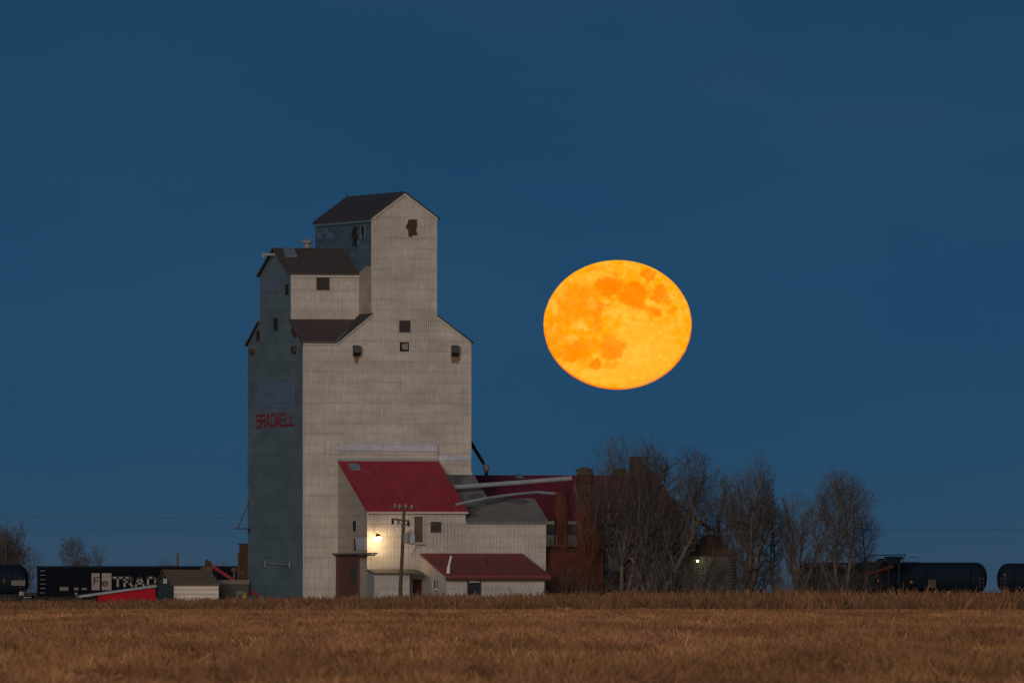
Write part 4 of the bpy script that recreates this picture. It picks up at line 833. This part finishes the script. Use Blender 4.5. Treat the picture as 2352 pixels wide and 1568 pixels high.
def stub_c(x, d, rng):
    n1 = vnoise(x*1.1, d*.05, 3); n2 = vnoise(x*.28, d*.02, 4); c = lerp((.31, .145, .082), (.43, .225, .10), np.clip(n1*1.3-.15, 0, 1)); c *= (.62+.62*n2+.10*np.clip((d-600)/400, 0, 1))[:, None]
    dk = vnoise(x*2.1, d*.11, 8); c *= (1-.5*np.clip((dk-.62)/.2, 0, 1))[:, None]; lt = vnoise(x*1.4+30, d*.07, 12); c *= (1+.35*np.clip((lt-.6)/.3, 0, 1))[:, None]
    return c*rng.uniform(.75, 1.25, (len(x), 1))
def weed_c(x, d, rng):
    n1 = vnoise(x*.8, d*.06, 5); c = lerp((.24, .125, .072), (.38, .19, .095), n1); g_ = vnoise(x*.5+9, d*.04, 6); c = c*(1-.45*g_[:, None]); ol = np.clip((vnoise(x*.35+3, d*.03, 66)-.5)/.3, 0, 1)[:, None]; c = c*(1-.35*ol)+np.array((.12, .09, .055))*.35*ol
    return c*rng.uniform(.55, 1.35, (len(x), 1))
o = blades('stubble_grass', 420000, 170, 1100, lambda x, d, r: r.uniform(.12, .40, len(x))*(.75+.5*vnoise(x*1.7, d*.08, 21)), lambda x, d, r: .014+d*.00003+r.uniform(0, .012, len(x)), stub_c, 31, lean=.5)
tag(o, 'brown stubble grass covering the foreground field', 'grass')
o = blades('grass_tufts', 110000, 170, 1100, lambda x, d, r: r.uniform(.15, .46, len(x))*(.5+.8*vnoise(x*1.1, d*.09, 41)), lambda x, d, r: .02+d*.00004+r.uniform(0, .02, len(x)), lambda x, d, r: stub_c(x, d, r)*(.62+.75*vnoise(x*3.1, d*.9, 44))[:, None], 35, clump=22, lean=.55)
tag(o, 'clumps of taller dry grass standing above the stubble', 'grass')
o = blades('weeds', 330000, 1060, 1482, lambda x, d, r: r.uniform(.25, 1.0, len(x))**1.4*(.45+.7*vnoise(x*.55, d*.05, 22)+.75*vnoise(x*1.9, d*.4, 23)**3)*(.93+.33*np.clip((x+12)/26, -1, 1)), lambda x, d, r: r.uniform(.04, .14, len(x)), weed_c, 32, clump=14, lean=.4)
tag(o, 'rough dry weeds along the far edge of the field', 'weeds')
o = blades('trackside_grass', 60000, 1506, 1720, lambda x, d, r: r.uniform(.2, .7, len(x)), lambda x, d, r: r.uniform(.04, .09, len(x)), weed_c, 33, clump=7)
tag(o, 'dry grass around the buildings and railway track', 'grass')

# ================================================================== moon
ym = 28000.0; sm_ = FPX/(D0+ym); mc = pt(1418.5, 746, ym); RX, RZ = 170.0/sm_, 148.5/sm_
mo_rng = np.random.default_rng(9)
nl, nb = 360, 240
lon, lat = np.meshgrid(np.linspace(0, 2*PI, nl, endpoint=False), np.linspace(-PI/2, PI/2, nb), indexing='ij')
lon, lat = lon.ravel(), lat.ravel()
sx_, sy_, sz_ = np.cos(lat)*np.cos(lon), np.cos(lat)*np.sin(lon), np.sin(lat)
MAR = [(470,760,270,420,.22),(1000,480,330,100,.35),(570,590,205,190,.62),(470,520,90,120,.45),(870,430,150,95,1),(1110,500,150,110,1),(1150,590,90,80,1),(1380,490,80,80,.9),(1440,560,60,50,.6),(1280,310,78,48,.95),(1350,690,62,45,.85),(820,625,70,38,.75),(750,690,55,60,.8),(745,780,45,60,.9),(720,850,65,50,.6),(520,1090,180,100,.8),(900,1060,125,100,.9),(870,960,90,60,.6),(740,1215,70,48,.95),(900,1220,60,30,.5),(310,900,90,200,.5),(620,1010,170,70,.5),(720,245,90,26,.4),(920,295,40,22,.5),(1230,650,70,45,.6),(1510,660,40,35,.5),(450,740,140,80,.5)]
BRI = [(1000,480,22,14,.9),(915,530,14,14,.9),(855,580,14,12,.8),(1035,635,12,10,.9),(850,845,12,10,.8),(1110,865,12,10,.8),(1015,790,22,22,.7),(1200,1080,330,300,.45),(900,1330,300,80,.5),(700,330,200,50,.35),(600,822,50,36,1),(520,830,60,30,.6),(485,965,40,45,.8),(1000,700,180,50,.5),(1120,670,50,40,.6),(1120,1110,150,120,.55),(325,840,18,38,.7),(700,590,40,80,.6),(1280,580,75,35,.7),(400,470,70,60,.5),(1520,520,30,25,.7),(1020,790,40,50,.6),(1120,1205,25,20,.8),(640,1320,110,35,.6),(470,1250,60,50,.5),(1590,790,30,60,.6),(1210,745,60,40,.7),(320,640,30,70,.7)]
zx, zy = 963+sx_*749, 809-sz_*659
def fb(x, y, sc_, sd): return sum(vnoise(x/sc_*2**k+50, y/sc_*2**k+50, sd+k)*.5**(k+1) for k in range(4))
wx_, wy_ = zx+(fb(zx, zy, 80, 100)-.47)*90+(fb(zx, zy, 24, 150)-.47)*60, zy+(fb(zx, zy, 80, 200)-.47)*90+(fb(zx, zy, 24, 250)-.47)*60
def field(lst): 
    f = np.zeros(len(zx))
    for (cx, cy, a_, b_, k_) in lst:
        r_ = np.hypot((wx_-cx)/a_, (wy_-cy)/b_); f = np.maximum(f, k_*np.clip((1.22-r_)/.38, 0, 1))
    return f
ma, brt = field(MAR)*(.82+.5*(fb(zx, zy, 60, 700)-.35)), field(BRI); ma = np.clip(ma, 0, 1); det = fb(zx, zy, 45, 300); fin = fb(zx, zy, 20, 400)
c_mid, c_mar, c_bri = np.array((1., .40, .004)), np.array((1., .225, .0)), np.array((1., .66, .085))
C = c_mid[None]*np.ones((len(zx), 1)); t_ = np.clip((det-.40)*1.3+(fin-.45)*.6, 0, 1)[:, None]; C = C*(1-t_)+c_bri*t_*.9+C*t_*.1
brt = brt*(1-.75*ma); C = C*(1-.97*ma[:, None])+c_mar*.97*ma[:, None]; C = C*(1-brt[:, None]*.55)+c_bri*brt[:, None]*.55
rr = np.hypot(sx_, sz_); rim = np.clip((rr-.965)/.035, 0, 1)[:, None]*np.clip(.40-sz_*.85+sx_*.15, 0, 1)[:, None]
C = C*(1-rim*.8)+np.array((1., .05, .0))*rim*.8
dull = np.clip((rr-.90)/.08, 0, 1)*np.clip(1-np.abs(np.arctan2(-sz_, sx_)-1.15)/.45, 0, 1); C = C*(1-.35*dull[:, None])+np.array((.70, .42, .09))*.35*dull[:, None]
mm = NT('moon_surface'); vc = mm.n('ShaderNodeVertexColor', layer_name='Col'); mm.b.inputs['Base Color'].default_value = (0, 0, 0, 1); mm.l(vc.outputs[0], mm.b.inputs['Emission Color']); mm.b.inputs['Emission Strength'].default_value = 1.0; mm.b.inputs['Specular IOR Level'].default_value = 0
tl_ = np.arctan2(sz_, sx_); rag = 1+.012*(fb(tl_*6+40, tl_*0+7, .5, 500)-.47)*np.where(rr > .9, 1, 1)
V = np.stack([sx_*RX*rag, sy_*RX, sz_*RZ], 1); fcs = []
I, J = np.meshgrid(np.arange(nl), np.arange(nb-1), indexing='ij'); I, J = I.ravel(), J.ravel(); i2 = (I+1) % nl
mo = np_mesh('moon', V, np.stack([I*nb+J, i2*nb+J, i2*nb+J+1, I*nb+J+1], 1), mm.m, None, np.concatenate([C, np.ones((len(zx), 1))], 1)); mo.location = mc
for p in mo.data.polygons: p.use_smooth = True
tag(mo, 'large flattened orange full moon low in the sky', 'moon')

# ================================================================== light, sky, camera
w = bpy.data.worlds.new('World'); sc.world = w; w.use_nodes = True; nt = w.node_tree; bg = nt.nodes['Background']
sk = nt.nodes.new('ShaderNodeTexSky'); sk.sky_type = 'NISHITA'; sk.sun_disc = False
AZ = math.radians(-12)                                          # the set sun: behind the camera, a little to the right
EL = math.radians(2)
sk.sun_elevation = EL; sk.sun_rotation = PI-AZ; sk.air_density = 1; sk.dust_density = .7; sk.ozone_density = 3
def wn(t, **k):
    x = nt.nodes.new(t); [setattr(x, a, b) for a, b in k.items()]; return x
tc = wn('ShaderNodeTexCoord'); sp = wn('ShaderNodeSeparateXYZ'); nt.links.new(tc.outputs['Generated'], sp.inputs[0])
rp = wn('ShaderNodeValToRGB'); nt.links.new(sp.outputs[2], rp.inputs[0])
e = rp.color_ramp.elements; e[0].position = 0; e[0].color = (.0340, .0700, .1150, 1); e[1].position = 1.0; e[1].color = (.006, .028, .075, 1)
for (p, c) in ((.003, (.0270, .0690, .124)), (.009, (.0165, .0665, .135)), (.020, (.0145, .0610, .135)), (.037, (.0130, .0550, .118)), (.15, (.009, .048, .105))):
    q = e.new(p); q.color = (*c, 1)
s1 = wn('ShaderNodeMapRange', interpolation_type='SMOOTHSTEP'); s1.inputs[1].default_value = -.35; s1.inputs[2].default_value = .55; nt.links.new(sp.outputs[1], s1.inputs[0])
scl = wn('ShaderNodeVectorMath', operation='SCALE'); nt.links.new(sk.outputs[0], scl.inputs[0]); scl.inputs['Scale'].default_value = .12
mx = wn('ShaderNodeMix', data_type='RGBA'); nt.links.new(s1.outputs[0], mx.inputs[0]); nt.links.new(scl.outputs[0], mx.inputs[6]); 
mp_ = wn('ShaderNodeMapping'); mp_.inputs['Scale'].default_value = (34, 34, 90); nt.links.new(tc.outputs['Generated'], mp_.inputs[0])
ns_ = wn('ShaderNodeTexNoise'); ns_.inputs['Scale'].default_value = 1; ns_.inputs['Detail'].default_value = 3; nt.links.new(mp_.outputs[0], ns_.inputs['Vector'])
mr_ = wn('ShaderNodeMapRange'); mr_.inputs[1].default_value = .3; mr_.inputs[2].default_value = .7; mr_.inputs[3].default_value = 0; mr_.inputs[4].default_value = 1; nt.links.new(ns_.outputs['Fac'], mr_.inputs[0])
tn_ = wn('ShaderNodeMix', data_type='RGBA', blend_type='MULTIPLY'); tn_.inputs[0].default_value = 1; nt.links.new(rp.outputs[0], tn_.inputs[6])
hz_ = wn('ShaderNodeMix', data_type='RGBA'); nt.links.new(mr_.outputs[0], hz_.inputs[0]); hz_.inputs[6].default_value = (.84, .95, .98, 1); hz_.inputs[7].default_value = (1.18, 1.05, 1.02, 1)
nt.links.new(hz_.outputs[2], tn_.inputs[7]); nt.links.new(tn_.outputs[2], mx.inputs[7])
nt.links.new(mx.outputs[2], bg.inputs[0]); bg.inputs[1].default_value = 1.0

sl = bpy.data.lights.new('Sun', 'SUN'); sl.energy = 1.1; sl.angle = math.radians(24); sl.color = (1.0, .84, .70)
so = bpy.data.objects.new('Sun', sl); COL.objects.link(so)
elv = math.radians(14); dr = Vector((math.sin(AZ)*math.cos(elv), -math.cos(AZ)*math.cos(elv), math.sin(elv)))
so.rotation_euler = dr.to_track_quat('Z', 'Y').to_euler()

cd = bpy.data.cameras.new('Camera'); cam = bpy.data.objects.new('Camera', cd); COL.objects.link(cam); sc.camera = cam
cam.location = (0, -D0, CAMH); cam.rotation_euler = (PI/2, 0, 0); cd.sensor_width = 36; cd.lens = 36*FPX/2352; cd.shift_y = (HOR-784)/2352
cd.clip_start = 1; cd.clip_end = 60000; cd.dof.use_dof = True; cd.dof.focus_distance = D0; cd.dof.aperture_fstop = 11
vs = sc.view_settings; vs.view_transform = 'Standard'; vs.look = 'None'; vs.exposure = 0; vs.gamma = 1
sc.cycles.max_bounces = 5; sc.cycles.diffuse_bounces = 3; sc.cycles.use_denoising = True
